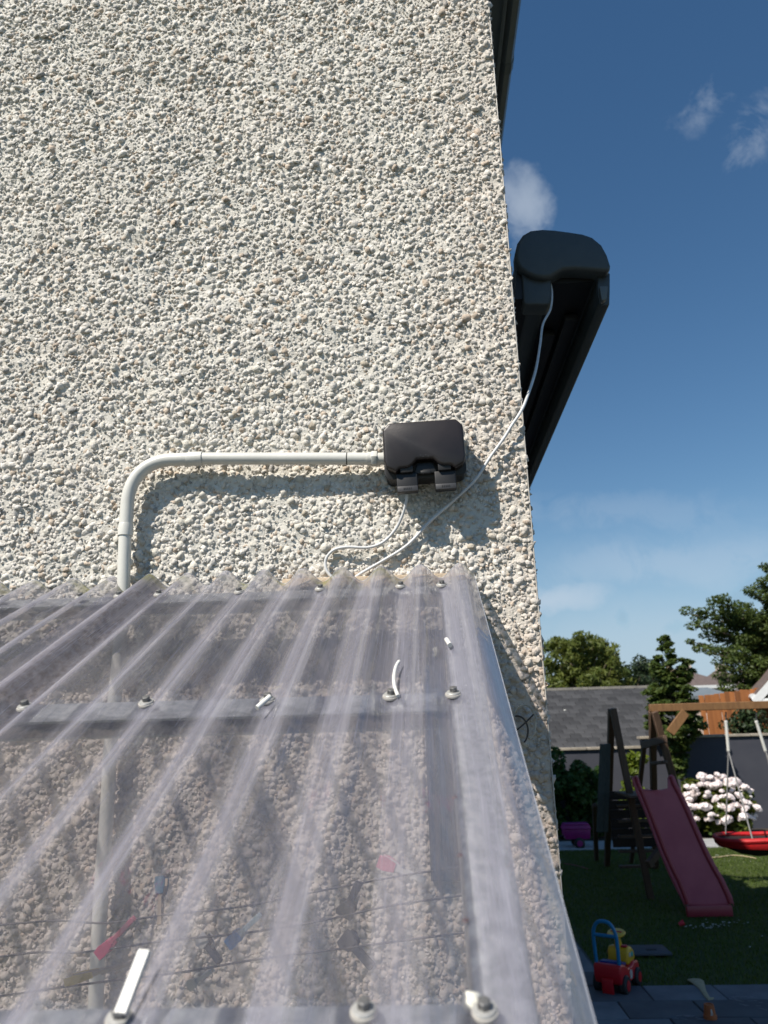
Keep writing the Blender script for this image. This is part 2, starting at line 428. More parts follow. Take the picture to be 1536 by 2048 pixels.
M['leaf_mid'] = leafmat('mid_leaf', (.045,.078,.018), (.110,.150,.036), .4)
M['leaf_col'] = leafmat('upright_tree_leaf', (.035,.070,.014), (.110,.150,.034), .4)
M['leaf_hedge'] = leafmat('hedge_leaf', (.025,.070,.012), (.065,.120,.026), .3)
M['leaf_lime'] = leafmat('lime_leaf', (.08,.13,.012), (.15,.19,.02), .4)
M['leaf_hyd'] = leafmat('hydrangea_leaf', (.045,.085,.014), (.140,.160,.028), .4)
M['leaf_con'] = leafmat('conifer_leaf', (.018,.038,.014), (.045,.070,.024), .2)
M['petal'] = leafmat('hydrangea_petal', (.80,.70,.69), (.88,.83,.82), .12)
M['orange'] = mat('orange_stained_board', (.25,.085,.022), .75, (.32,.120,.034), 3, stretch=(20,20,1.2), bump=.15, bscale=10, island=2)
M['cream'] = mat('cream_house_render', (.56,.48,.36), .85, (.62,.54,.42), 3, bump=.1)
M['whiteup'] = mat('white_bargeboard', (.70,.71,.70), .4, (.62,.63,.62), 8)
M['pinkwall'] = mat('far_house_wall', (.50,.40,.34), .9, (.58,.48,.42), 3)
M['glass'] = mat('window_glass', (.03,.04,.05), .08, (.05,.06,.07), 2, spec=.6)
M['bluegrey'] = mat('blue_grey_roofing', (.14,.17,.19), .6, (.19,.22,.24), 4)

def sheetmat(name, seam=False):
    """clear corrugated plastic: mostly see-through, some ripple refraction, weathered haze, scratches, algae at the top ends"""
    m = bpy.data.materials.new(name); m.use_nodes = True
    nt = m.node_tree; N = nt.nodes; L = nt.links; N.clear()
    out = N.new('ShaderNodeOutputMaterial')
    uv = N.new('ShaderNodeUVMap'); uv.uv_map = 'UVMap'
    sep = N.new('ShaderNodeSeparateXYZ'); L.new(uv.outputs[0], sep.inputs[0])
    def mth(op, a, c=None):
        q = N.new('ShaderNodeMath'); q.operation = op
        for k, v in enumerate((a, c)):
            if v is None: continue
            if isinstance(v, (int, float)): q.inputs[k].default_value = v
            else: L.new(v, q.inputs[k])
        return q.outputs[0]
    def noise(su, sv, detail=4, rough=.6, scale=1.0):
        mp = N.new('ShaderNodeMapping'); mp.inputs['Scale'].default_value = (su, sv, 1)
        L.new(uv.outputs[0], mp.inputs['Vector'])
        n = N.new('ShaderNodeTexNoise'); n.inputs['Scale'].default_value = scale; n.inputs['Detail'].default_value = detail; n.inputs['Roughness'].default_value = rough
        L.new(mp.outputs[0], n.inputs['Vector']); return n.outputs['Fac']
    def rng(x, a, b_, c, d):
        r = N.new('ShaderNodeMapRange'); r.inputs[1].default_value = a; r.inputs[2].default_value = b_; r.inputs[3].default_value = c; r.inputs[4].default_value = d
        L.new(x, r.inputs[0]); return r.outputs[0]
    streak = noise(170, 3.5, 5); wide = noise(28, 1.6, 3); specks = noise(420, 420, 2); blot = noise(14, 10, 4); fine = noise(600, 9, 3)
    lw = N.new('ShaderNodeLayerWeight'); lw.inputs['Blend'].default_value = .5
    face = lw.outputs['Facing']
    haze = mth('ADD', rng(streak, .36, .70, .0, .16), rng(wide, .35, .7, .07, .16))
    haze = mth('ADD', haze, rng(face, .30, .88, .0, .35))
    haze = mth('ADD', haze, rng(fine, .57, .70, 0, .20))
    spk = mth('MULTIPLY', rng(specks, .73, .75, 0, 1), rng(wide, .45, .65, 0.1, .9))
    haze = mth('MINIMUM', mth('ADD', haze, spk), .85)
    # ripples
    h = mth('ADD', mth('MULTIPLY', noise(75, 30, 2), 1.0), mth('MULTIPLY', noise(240, 16, 2), .3))
    bp = N.new('ShaderNodeBump'); bp.inputs['Strength'].default_value = .55; bp.inputs['Distance'].default_value = .006
    L.new(h, bp.inputs['Height'])
    bp2 = N.new('ShaderNodeBump'); bp2.inputs['Strength'].default_value = .25; bp2.inputs['Distance'].default_value = .003
    L.new(h, bp2.inputs['Height'])
    tint = (.975,.965,.985,1)
    tr = N.new('ShaderNodeBsdfTransparent'); tr.inputs[0].default_value = tint
    rf = N.new('ShaderNodeBsdfRefraction'); rf.inputs['Color'].default_value = tint; rf.inputs['IOR'].default_value = 1.13; rf.inputs['Roughness'].default_value = .17
    L.new(bp.outputs[0], rf.inputs['Normal'])
    m1 = N.new('ShaderNodeMixShader'); m1.inputs[0].default_value = .30
    L.new(tr.outputs[0], m1.inputs[1]); L.new(rf.outputs[0], m1.inputs[2])
    df = N.new('ShaderNodeBsdfDiffuse'); tl = N.new('ShaderNodeBsdfTranslucent')
    # algae near the upper ends, brown dirt in the lap joint
    alg = mth('MULTIPLY', rng(sep.outputs['Y'], .0, .085, 1, 0), rng(blot, .46, .62, 0, 1))
    alg2 = mth('MULTIPLY', rng(noise(9, 7, 2), .69, .75, 0, .8), 1.0)
    alg = mth('MAXIMUM', alg, alg2)
    mixc = N.new('ShaderNodeMix'); mixc.data_type = 'RGBA'
    L.new(alg, mixc.inputs['Factor']); mixc.inputs[6].default_value = (.62,.615,.735,1); mixc.inputs[7].default_value = (.40,.40,.12,1)
    colr = mixc.outputs[2]
    if seam:
        sm = mth('MULTIPLY', rng(sep.outputs['X'], -.078, -.052, 0, 1), rng(noise(150, 60, 5), .40, .60, .35, 1))
        mixd = N.new('ShaderNodeMix'); mixd.data_type = 'RGBA'
        L.new(sm, mixd.inputs['Factor']); L.new(colr, mixd.inputs[6]); mixd.inputs[7].default_value = (.16,.11,.085,1); colr = mixd.outputs[2]
        haze = mth('MINIMUM', mth('ADD', haze, mth('MULTIPLY', sm, .50)), .9)
    haze = mth('MINIMUM', mth('ADD', haze, mth('MULTIPLY', alg, .34)), .9)
    L.new(colr, df.inputs[0]); L.new(colr, tl.inputs[0])
    m2 = N.new('ShaderNodeMixShader'); m2.inputs[0].default_value = .5
    L.new(df.outputs[0], m2.inputs[1]); L.new(tl.outputs[0], m2.inputs[2])
    m3 = N.new('ShaderNodeMixShader'); L.new(haze, m3.inputs[0]); L.new(m1.outputs[0], m3.inputs[1]); L.new(m2.outputs[0], m3.inputs[2])
    gl = N.new('ShaderNodeBsdfGlossy'); gl.inputs['Roughness'].default_value = .10; L.new(bp2.outputs[0], gl.inputs['Normal'])
    fr = N.new('ShaderNodeFresnel'); fr.inputs['IOR'].default_value = 1.5
    L.new(bp2.outputs[0], fr.inputs['Normal'])
    fac = mth('MULTIPLY', mth('MINIMUM', fr.outputs[0], .7), .9)
    m4 = N.new('ShaderNodeMixShader'); L.new(fac, m4.inputs[0]); L.new(m3.outputs[0], m4.inputs[1]); L.new(gl.outputs[0], m4.inputs[2])
    L.new(m4.outputs[0], out.inputs['Surface'])
    return m
M['sheet'] = sheetmat('clear_corrugated_plastic')
M['sheet_lap'] = sheetmat('clear_corrugated_plastic_lapped', True)
M['sheet_edge'] = mat('cut_plastic_edge', (.38,.40,.44), .4, (.30,.32,.36), 90)

# ------------------------------------------------------------------ setting: ground, lawn, patio, path
def plane(name, x0, x1, y0, y1, z, m):
    o = MB().add([(x0,y0,z),(x1,y0,z),(x1,y1,z),(x0,y1,z)], [(0,1,2,3)]).build(name, m)
    return tag(o, kind='structure')
plane('ground', -900, 900, -900, 900, 0.0, M['ground'])
YL = G(1400, 1978).y                       # where patio meets lawn
YP0 = G(1160, 1703).y; YP1 = YP0 + 1.15      # the path strip by the beds
lawn = plane('lawn', 1.55, 9.5, YL, YP0, 0.012, M['grass_base'])
patio = plane('patio', .24, 9.5, -4.0, YL, 0.010, M['joint'])
side = plane('side_path', .24, 1.55, YL, YP0, 0.010, M['joint'])
pathb = plane('path', .24, 9.5, YP0, YP1, 0.016, M['joint'])
plane('garden_bed', .24, 9.5, YP1, YP1 + 1.9, 0.020, mat('dark_soil', (.035,.025,.018), .95, (.06,.045,.03), 10, bump=.6, bscale=30))
# paving slabs
def slab_mesh(w, d, m):
    me = MB().box((0,0,0), (w - .007, d - .007, .04)).build('slab', m, None, bevel=.006, seg=1)
    return me
proto = slab_mesh(.6, .4, M['slab'])
first = True
def put_slab(x, y, parent):
    global first
    o = proto if first else proto.copy()
    if not first: COL.objects.link(o)
    first = False
    o.parent = parent; o.location = (x, y, .016 + random.uniform(-.0025, .0025)); o.rotation_euler = (0, 0, random.uniform(-.006, .006))
for r in range(6):
    for k in range(8):
        x = .9 + k * .6 + (.3 if r % 2 else 0); y = YL - .21 - r * .4
        put_slab(x, y, patio)
for r in range(15):
    for k in range(2):
        put_slab(.62 + k * .6, YL + .21 + r * .4, side)
pm = slab_mesh(.75, .56, M['path']); pm.parent = pathb; pm.location = (2.0, YP0 + .29, .020)
for r in range(2):
    for k in range(9):
        if r == 0 and k == 0: continue
        o = pm.copy(); COL.objects.link(o); o.parent = pathb
        o.location = (2.0 + k * .75, YP0 + .29 + r * .57, .020 + random.uniform(-.002, .002))
# short grass blades
def blades(n, x0, x1, y0, y1, z):
    x = RNG.uniform(x0, x1, n); y = RNG.uniform(y0, y1, n)
    h = RNG.uniform(.018, .042, n); a = RNG.uniform(0, 2*np.pi, n); w = RNG.uniform(.003, .006, n)
    lx, ly = RNG.normal(0, .014, n), RNG.normal(0, .014, n)
    V = np.zeros((n, 3, 3)); dx, dy = np.cos(a)*w, np.sin(a)*w
    V[:,0] = np.stack([x-dx, y-dy, np.full(n, z)], 1); V[:,1] = np.stack([x+dx, y+dy, np.full(n, z)], 1); V[:,2] = np.stack([x+lx, y+ly, z+h], 1)
    Fc = np.arange(n*3).reshape(n, 3)
    return V.reshape(-1, 3), Fc
V, Fc = blades(90000, 1.56, 6.8, YL + .0, YP0, .012)
tag(mesh_np('grass', V, Fc, M['blade']), 'short mown grass of the shaded back lawn', 'grass', kind='stuff')
# daisies / fallen petals, in loose patches
pv = []; pf = []
def petals(cx, cy, sx, sy, n):
    for _ in range(n):
        x, y = random.gauss(cx, sx), random.gauss(cy, sy); s = random.uniform(.008, .016); z = .045 + random.uniform(0, .01)
        o = len(pv); a = random.uniform(0, 6)
        for k in range(5): pv.append((x + s*math.cos(a + k*1.257), y + s*math.sin(a + k*1.257), z + random.uniform(0, .004)))
        pf.append(tuple(range(o, o + 5)))
for px, py, sx, sy, n in ((1402, 1862, .13, .05, 26), (1452, 1855, .12, .06, 18), (1470, 1720, .5, .25, 26), (1400, 1720, .4, .2, 8), (1500, 1880, .3, .5, 8)):
    g = G(px, py); petals(g.x, g.y, sx, sy, n)
me = bpy.data.meshes.new('daisies'); me.from_pydata(pv, [], pf); me.materials.append(M['daisy'])
o = bpy.data.objects.new('daisies', me); COL.objects.link(o); tag(o, 'tiny white daisies scattered in the lawn by the slide', 'daisies', kind='stuff')

# ------------------------------------------------------------------ the house
XC = 0.2320                 # the arris of the gable wall
HD = 13.0                   # depth of the house along the garden side
ZE = 5.95                   # eaves
XG = XC + .452              # outer edge of the gutter
house = thing('pebbledash_house', 'off-white pebbledashed house gable wall with dark eaves at its corner', 'house', (0,0,0))
# plain carcass (set a little behind the dashed face)
MB().prism([(-5.2,.006,0),(XC-.006,.006,0),(XC-.006,.006,ZE),(-2.5,.006,7.57),(-5.2,.006,ZE)], (0, HD, 0)).build('carcass', M['dash_far'], house)

def vnoise(x, y, scale, seed):
    r = np.random.default_rng(seed); g = r.uniform(-1, 1, (128, 128))
    u, v = x/scale + 40, y/scale + 40
    i, j = np.floor(u).astype(int), np.floor(v).astype(int); fu, fv = u-i, v-j
    fu, fv = fu*fu*(3-2*fu), fv*fv*(3-2*fv)
    a, b, c, d = g[i%128, j%128], g[(i+1)%128, j%128], g[i%128, (j+1)%128], g[(i+1)%128, (j+1)%128]
    return (a*(1-fu)+b*fu)*(1-fv) + (c*(1-fu)+d*fu)*fv
def undul(x, z): return .0035*vnoise(x, z, .16, 1) + .0018*vnoise(x, z, .055, 2)

def ico_half():
    bm = bmesh.new(); bmesh.ops.create_icosphere(bm, subdivisions=2, radius=1.0)
    rot = Matrix.Rotation(.35, 4, 'X'); bmesh.ops.transform(bm, matrix=rot, verts=bm.verts)
    bmesh.ops.delete(bm, geom=[f for f in bm.faces if f.calc_center_median().z < -.12], context='FACES')
    # collapse to a light dome
    V = np.array([v.co[:] for v in bm.verts]); 
    for i, v in enumerate(bm.verts): v.index = i
    Fc = np.array([[v.index for v in f.verts] for f in bm.faces]); bm.free(); return V, Fc
def ico_low():
    bm = bmesh.new(); bmesh.ops.create_icosphere(bm, subdivisions=1, radius=1.0)
    bmesh.ops.transform(bm, matrix=Matrix.Rotation(.4, 4, 'X') @ Matrix.Rotation(.3, 4, 'Y'), verts=bm.verts)
    bmesh.ops.subdivide_edges
    bmesh.ops.delete(bm, geom=[f for f in bm.faces if f.calc_center_median().z < -.2], context='FACES')
    for i, v in enumerate(bm.verts): v.index = i
    V = np.array([v.co[:] for v in bm.verts]); Fc = np.array([[v.index for v in f.verts] for f in bm.faces]); bm.free(); return V, Fc
BV, BF = ico_low(); BF = BF[:, ::-1].copy()

def scatter(x0, x1, z0, z1, step, seed):
    r = np.random.default_rng(seed)
    nx, nz = int((x1-x0)/step), int((z1-z0)/(step*.87))
    X, Z = np.meshgrid(np.arange(nx), np.arange(nz)); X = X.astype(float); X[1::2] += .5
    x = x0 + (X.ravel()+.5)*step + r.normal(0, step*.30, X.size); z = z0 + (Z.ravel()+.5)*step*.87 + r.normal(0, step*.30, X.size)
    bare = .5*vnoise(x, z, .05, seed+5) + .5*vnoise(x, z, .022, seed+6)
    keep = (r.uniform(0, 1, x.size) < 1.0 - np.clip((bare-.36)*3.5, 0, .7)) & (x > x0) & (x < x1) & (z > z0) & (z < z1)
    return x[keep], z[keep], r

def stones(x, z, r, normal_sign_fn, tonefn):
    """x,z in-plane positions; returns verts in (x, depth outwards, z) and faces, colours"""
    n = len(x); nv = len(BV)
    size = np.clip(r.lognormal(math.log(.0057), .27, n), .0036, .0098)
    a = size*r.uniform(.85, 1.35, n); b = size*r.uniform(.70, 1.0, n); c = size*r.uniform(.42, .80, n)
    ang = r.uniform(0, 2*np.pi, n)
    jit = 1 + r.normal(0, .19, (n, nv))
    P = BV[None]*jit[..., None]
    # squash into chunkier, slightly angular lumps
    P = np.sign(P)*np.abs(P)**.80
    px, py, pz = P[..., 0]*a[:, None], P[..., 1]*b[:, None], P[..., 2]*c[:, None]
    t1, t2 = r.normal(0, .30, n)[:, None], r.normal(0, .30, n)[:, None]
    pz2 = pz + px*t1 + py*t2
    ca, sa = np.cos(ang)[:, None], np.sin(ang)[:, None]
    qx, qz = px*ca - py*sa, px*sa + py*ca
    emb = r.uniform(-.28, .30, n)*size
    VX = x[:, None] + qx; VZ = z[:, None] + qz; D = pz2 + emb[:, None]
    return VX, VZ, D, size, emb, tonefn(n, r)
def tone(n, r):
    base = np.array([.67, .636, .580])
    t = base[None]*r.uniform(.86, 1.12, n)[:, None]
    k = r.uniform(0, 1, n)
    t[k < .10] = np.array([.54, .45, .36])*r.uniform(.8, 1.15, (k < .10).sum())[:, None]
    t[(k > .10) & (k < .16)] = np.array([.40, .385, .36])*r.uniform(.8, 1.2, ((k > .10) & (k < .16)).sum())[:, None]
    return t

WX0, WZ0, WZ1 = -1.80, 1.50, 4.20
sx_, sz_, rr = scatter(WX0, XC + .0005, WZ0, WZ1, .0108, 21)
VX, VZ, D, size, emb, tn = stones(sx_, sz_, rr, None, tone)
und = undul(sx_, sz_)
VY = -(D + und[:, None] + .0006)
# base coat heightfield with fillets of paint round each stone
gs = .006
gx = np.arange(WX0 - .06, XC + gs*.4, gs); gx[-1] = XC; gz = np.arange(WZ0 - .06, WZ1 + .06, gs)
H = np.zeros((len(gz), len(gx)))
ci = np.round((sx_ - gx[0])/gs).astype(int); cj = np.round((sz_ - gz[0])/gs).astype(int)
for dj in range(-2, 3):
    for di in range(-2, 3):
        i, j = ci + di, cj + dj
        ok = (i >= 0) & (i < len(gx)) & (j >= 0) & (j < len(gz))
        i, j = i[ok], j[ok]
        d2 = (gx[i]-sx_[ok])**2 + (gz[j]-sz_[ok])**2
        hgt = size[ok]*.34*np.exp(-d2/(size[ok]*1.05)**2)
        np.maximum.at(H, (j, i), hgt)
GX, GZ = np.meshgrid(gx, gz)
H = H + undul(GX, GZ) + RNG.normal(0, .00050, H.shape) + .0016*vnoise(GX, GZ, .015, 9) + .0009*vnoise(GX, GZ, .009, 10)
Vb = np.stack([GX.ravel(), -H.ravel(), GZ.ravel()], 1)
nx, nz = len(gx), len(gz)
I = np.arange(nx*nz).reshape(nz, nx)
Fb = np.stack([I[:-1,:-1].ravel(), I[:-1,1:].ravel(), I[1:,1:].ravel(), I[1:,:-1].ravel()], 1)
bt = np.array([.645,.617,.552])[None]*(1 + .06*vnoise(GX.ravel(), GZ.ravel(), .03, 14))[:, None]
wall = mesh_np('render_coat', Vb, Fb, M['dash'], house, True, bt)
# the 300 pebbles that show largest are pieces of their own, the rest one mass
dist = np.sqrt(sx_**2 + 1.5**2 + (sz_ - 2.15)**2)
vis = (sz_ > 2.49) & (sz_ < 2.95) & (sx_ > -.78) & (sx_ < XC - .012)
score = np.where(vis, size/dist, 0)
top = np.zeros(len(sx_), bool); top[np.argsort(-score)[:300]] = True
rest = ~top
nv = len(BV)
Vr = np.stack([VX[rest], VY[rest], VZ[rest]], 2).reshape(-1, 3)
Fr = (BF[None] + (np.arange(rest.sum())*nv)[:, None, None]).reshape(-1, 3)
# depth axis flips handedness, so turn the faces round
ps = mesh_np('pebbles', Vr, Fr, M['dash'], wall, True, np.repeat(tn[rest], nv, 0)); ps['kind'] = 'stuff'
# small chips between the pebbles
CV = np.array([(1,0,0),(.3,.9,0),(-.8,.6,0),(-.8,-.6,0),(.3,-.9,0),(.45,.3,.75),(-.35,.3,.85),(0,-.45,.7)]); 
CF = np.array([(0,1,5),(1,2,6),(1,6,5),(2,3,6),(3,4,7),(3,7,6),(4,0,7),(0,5,7),(5,6,7)])[:, ::-1]
cx_, cz_, rc = scatter(WX0, XC - .004, WZ0, WZ1, .0098, 44)
n_ = len(cx_); cs_ = rc.uniform(.0016, .0040, n_); an = rc.uniform(0, 6.28, n_)
Pc = CV[None]*(1 + rc.normal(0, .2, (n_, len(CV), 1)))*cs_[:, None, None]
qx = Pc[..., 0]*np.cos(an)[:, None] - Pc[..., 1]*np.sin(an)[:, None]; qz = Pc[..., 0]*np.sin(an)[:, None] + Pc[..., 1]*np.cos(an)[:, None]
uc = undul(cx_, cz_) + rc.uniform(0, .0022, n_)
Vc = np.stack([cx_[:, None] + qx, -(Pc[..., 2] + uc[:, None]), cz_[:, None] + qz], 2).reshape(-1, 3)
Fc_ = (CF[None] + (np.arange(n_)*len(CV))[:, None, None]).reshape(-1, 3)
pc = mesh_np('stone_chips', Vc, Fc_, M['dash'], wall, False, np.repeat(tone(n_, rc), len(CV), 0)); pc['kind'] = 'stuff'
variants = []
for k in range(10):
    i = np.argsort(-score)[k*29]
    c = np.array([sx_[i], -(und[i]), sz_[i]])
    Vp = (np.stack([VX[i], VY[i], VZ[i]], 1) - c)/size[i]
    o = mesh_np('pebble', Vp, BF, M['dash_piece'], wall, True); variants.append(o.data); bpy.data.objects.remove(o)
for n_, i in enumerate(np.argsort(-score)[:300]):
    o = bpy.data.objects.new('pebble', variants[n_ % 10]); COL.objects.link(o); o.parent = wall
    o.location = (sx_[i], -(und[i] - .0004), sz_[i]); s = size[i]; o.scale = (s, s, s)
    o.rotation_euler = (0, random.uniform(0, 6.28), 0)
# garden-side face: stones near the arris that break its silhouette
sy_, sz2, r2 = scatter(-.0045, .70, 1.45, 4.2, .0125, 33)
VXs, VZs, Ds, *_x, tn2 = stones(sy_, sz2, r2, None, tone)
Vs = np.stack([XC + Ds + .0005, VXs, VZs], 2).reshape(-1, 3)
Fs = (BF[None, :, ::-1] + (np.arange(len(sy_))*nv)[:, None, None]).reshape(-1, 3)
sidew = MB().prism([(XC - .006, 0.0005, 0), (XC, 0.0005, 0), (XC, 0.0005, ZE), (XC - .006, 0.0005, ZE)], (0, HD, 0)).build('side_wall', M['dash_far'], house)
ps2 = mesh_np('pebbles', Vs, Fs, M['dash'], sidew, True, np.repeat(tn2, nv, 0)); ps2['kind'] = 'stuff'
# plastic corner bead with its nose proud of the dash
MB().tube([(XC + .0015, -.0025, z) for z in np.arange(1.3, 5.6, .05)], .0013, 6).build('corner_bead', M['bead'], house, True)
# eaves
y0, y1 = -.28, HD + .2
MB().box(((XC + XG - .11)/2 + .001, (y0+y1)/2, ZE - .06), (XG - .11 - XC - .002, y1-y0, .016)).build('soffit', M['fascia'], house)
MB().box((XG - .10, (y0+y1)/2, ZE - .01), (.02, y1-y0, .16)).build('fascia', M['fascia2'], house, bevel=.003)
prof = [(XG-.088, ZE+.05), (XG-.088, ZE-.035), (XG-.055, ZE-.062), (XG-.022, ZE-.055), (XG-.006, ZE-.02), (XG, ZE+.05), (XG-.006, ZE+.05), (XG-.012, ZE-.01), (XG-.03, ZE-.045), (XG-.055, ZE-.052), (XG-.08, ZE-.028), (XG-.08, ZE+.05)]
gut = MB().prism([(x, y0, z) for x, z in prof], (0, y1-y0, 0)).build('gutter', M['fascia2'], house, smooth=True)
for yy in (2.1, 4.6, 7.2):
    MB().prism([(x + (.004 if x > XG-.05 else 0), yy, z - .003) for x, z in prof[:6]] + [(XG-.088+.001, yy, ZE+.056)], (0, .07, 0)).build('gutter_joint', M['fascia'], gut)
rf = MB()
rf.prism([(XG - .03, y0, ZE + .07), (-2.5, y0, 7.68), (-2.5, y0, 7.58), (XG - .06, y0, ZE + .0)], (0, y1-y0, 0))
rf.prism([(-5.55, y0, ZE + .07), (-2.5, y0, 7.685), (-2.5, y0, 7.585), (-5.52, y0, ZE + .0)], (0, y1-y0, 0))
rf.build('roof', M['rooftile'], house)

# ------------------------------------------------------------------ patio awning on the garden-side face
def build_awning():
    ya = 0.44
    lab = 'closed anthracite awning cassette fixed on the garden side of the house above a cable'
    capn = [(1031,522),(1030,505),(1035,484),(1046,468),(1062,459),(1085,456.5),(1110,458),(1140,462),(1166,466),(1186,473),(1204,488),(1215,508),(1222,530),(1221,541),(1212,542),(1180,539),(1150,537),(1128,538),(1116,544),(1104,552),(1090,555),(1072,553),(1054,546),(1040,536)]
    P = [WY(px, py, ya) for px, py in capn]
    root = thing('awning', lab, 'awning', (XC, ya, P[10].z))
    off = root.location
    cc = sum(P, Vector())/len(P)
    MB().prism(P, (0, .055, 0)).build('end_cap', M['awning'], root, bevel=.011, seg=4, off=off, autos=50)
    Q = [cc + (p - cc)*.955 + Vector((0, .045, 0)) for p in P]
    L = 4.2
    MB().prism(Q, (0, L, 0)).build('cassette', M['awning'], root, smooth=True, off=off)
    # wall bracket under the inner lobe, front bar under the outer lip, folded arms and roller between
    B = [WY(px, py, ya + .02) for px, py in ((1043,530),(1102,548),(1104,604),(1098,609),(1051,609),(1047,604))]
    MB().prism(B, (0, .06, 0)).build('wall_bracket', M['awning'], root, bevel=.005, seg=3, off=off)
    Fb_ = [WY(px, py, ya + .02) for px, py in ((1198,541),(1222,541),(1222,575),(1221,605),(1206,607),(1200,600),(1197,575))]
    bar = MB().prism([p + Vector((0,.012,0)) for p in Fb_], (0, L, 0)).build('front_bar', M['awning'], root, bevel=.003, off=off)
    C_ = [WY(px, py, ya + .0) for px, py in ((1199,572),(1216,572),(1213,598),(1205,601),(1203,596))]
    MB().prism(C_, (0, .02, 0)).build('bar_end_cap', M['fascia2'], bar, bevel=.002, off=off)
    back = [WY(px, py, ya + .03) for px, py in ((1034,535),(1050,545),(1050,598),(1030,598))]
    MB().prism(back, (0, L, 0)).build('back_rail', M['awning_in'], root, off=off)
    for a, b, yy in (((1112,552),(1150,566), .25), ((1150,548),(1190,564), .16)):
        p, q = WY(*a, ya), WY(*b, ya)
        MB().box(((p.x+q.x)/2, ya + yy + 1.9, (p.z+q.z)/2), (abs(q.x-p.x)*.8, 3.7, abs(p.z-q.z)*.9)).build('folded_arm', M['awning_in'], root, bevel=.006, off=off)
    p, q = WY(1050, 552, ya), WY(1197, 552, ya)
    MB().box(((p.x+q.x)/2, ya + .05 + L/2, p.z + .012), (q.x-p.x-.004, L, .02)).build('underside', M['awning_in'], root, off=off)
build_awning()

# ------------------------------------------------------------------ lean-to: steel frame and clear sheets
SL = .4975                                           # fall of the roof per metre
def zroof(y): return 2.4135 - .4975*(-.079 - y)      # valley plane
PITCH = .0762; XV = .0455                            # valley of screw nearest the edge
NRM = Vector((0, -SL, 1)).normalized(); DOWN = Vector((0, -1, -SL)).normalized()
RROT = Matrix((Vector((1,0,0)), DOWN*-1, NRM)).transposed()   # local x,y(up-slope),z(normal)
def roofpt(x, y, h=0): return Vector((x, y, zroof(y))) + NRM*h
YT, YB = -.022, -1.16                                # top end, bottom end
SHX = .0155
def valley(i, y): return XV - PITCH*i + SHX*(y + .079)

def sheet(name, x0, x1, h, m, lab, seam=False):
    du = PITCH/20; us = np.arange(x0, x1 + du*.5, du)
    L = (YT - YB)*math.sqrt(1 + SL*SL); vs = np.linspace(0, L, 60)
    U, Vv = np.meshgrid(us, vs)
    amp = .0142
    hh = h + .0015 + amp*(1 - np.cos(2*np.pi*(U - XV)/PITCH)) + .0012*vnoise(U, Vv, .35, 51)
    # a ragged sawn upper end
    V0 = Vv.copy(); V0[0] += .004*vnoise(U[0], U[0]*0, .05, 52)
    top = np.array([0, YT, zroof(YT)])
    P = top[None, None] + U[..., None]*np.array([1,0,0]) + V0[..., None]*(np.array(DOWN) - np.array([SHX*abs(DOWN.y), 0, 0]))[None, None] + hh[..., None]*np.array(NRM)[None, None]
    nu, nvv = len(us), len(vs); I = np.arange(nu*nvv).reshape(nvv, nu)
    Fc = np.stack([I[:-1,:-1].ravel(), I[1:,:-1].ravel(), I[1:,1:].ravel(), I[:-1,1:].ravel()], 1)
    uvs = np.stack([(U - (x1 if seam else 0)).ravel(), Vv.ravel()], 1)
    o = mesh_np(name, P.reshape(-1, 3), Fc, m, None, True, None, uvs)
    tag(o, lab, 'roof sheet', 'clear corrugated roof sheets')
    ed = MB().tube([Vector(p) for p in P[:, -1 if not seam else 0]], .0006, 5)
    ed.tube([Vector(p) for p in P[0]], .0006, 5)
    ed.build('cut_edge', M['sheet_edge'], o, True)
    return o
X_SEAM_L = valley(8, -.079) - .018
sheet('corrugated_sheet', X_SEAM_L, .1095, .0022, M['sheet'], 'clear corrugated plastic roof sheet reaching the right edge of the lean-to')
sheet('corrugated_sheet', -1.75, valley(7, -.079) + .012, 0.0, M['sheet_lap'], 'left clear corrugated sheet with a dirty lap joint along its edge', True)

def channel(p, q, w, h, t, up, open_dir):
    """C section from p to q; top flange flush with p/q line"""
    d = (Vector(q) - Vector(p)).normalized(); u = Vector(up).normalized(); s = Vector(open_dir).normalized()
    P = [(-w/2,0),(w/2,0),(w/2,-t),(-w/2+t,-t),(-w/2+t,-h+t),(w/2-.006,-h+t),(w/2-.006,-h),(-w/2,-h)]
    return MB().prism([Vector(p) + s*a + u*b for a, b in P], Vector(q) - Vector(p))
for yb, lab, xr in ((-.079, 'galvanised purlin under the sheets along the house wall, highest of the three', .10),
                    (-.525, 'galvanised purlin under the sheets halfway down the lean-to roof', .062),
                    (-.966, 'galvanised purlin lowest down the lean-to roof by the fallen white trunking', .062)):
    r = thing('purlin', lab, 'purlin', roofpt(-.8, yb), 0, 'galvanised purlins')
    w = .052 if yb > -.9 else .062
    channel(roofpt(-1.72, yb, -.0015), roofpt(xr - .03, yb, -.0015), w, .027, .003, NRM, DOWN).build('channel', M['galv'], r, off=r.location)
    MB().beam(roofpt(-1.73, yb, -.020), roofpt(-1.722, yb, -.020), .05, .034, NRM).build('end_plate', M['galv'], r, off=r.location)
raf = thing('rafter', 'galvanised steel rafter running down the right end of the lean-to under the sheet', 'rafter', roofpt(.07, -.6, -.05))
def raf_mb(x0, x1, ya, yb, top, h):
    return MB().prism([roofpt(x0, ya, top), roofpt(x1, ya, top), roofpt(x1, ya, top - h), roofpt(x0, ya, top - h)], Vector(roofpt(SHX*(yb - ya), yb)) - Vector(roofpt(0, ya)))
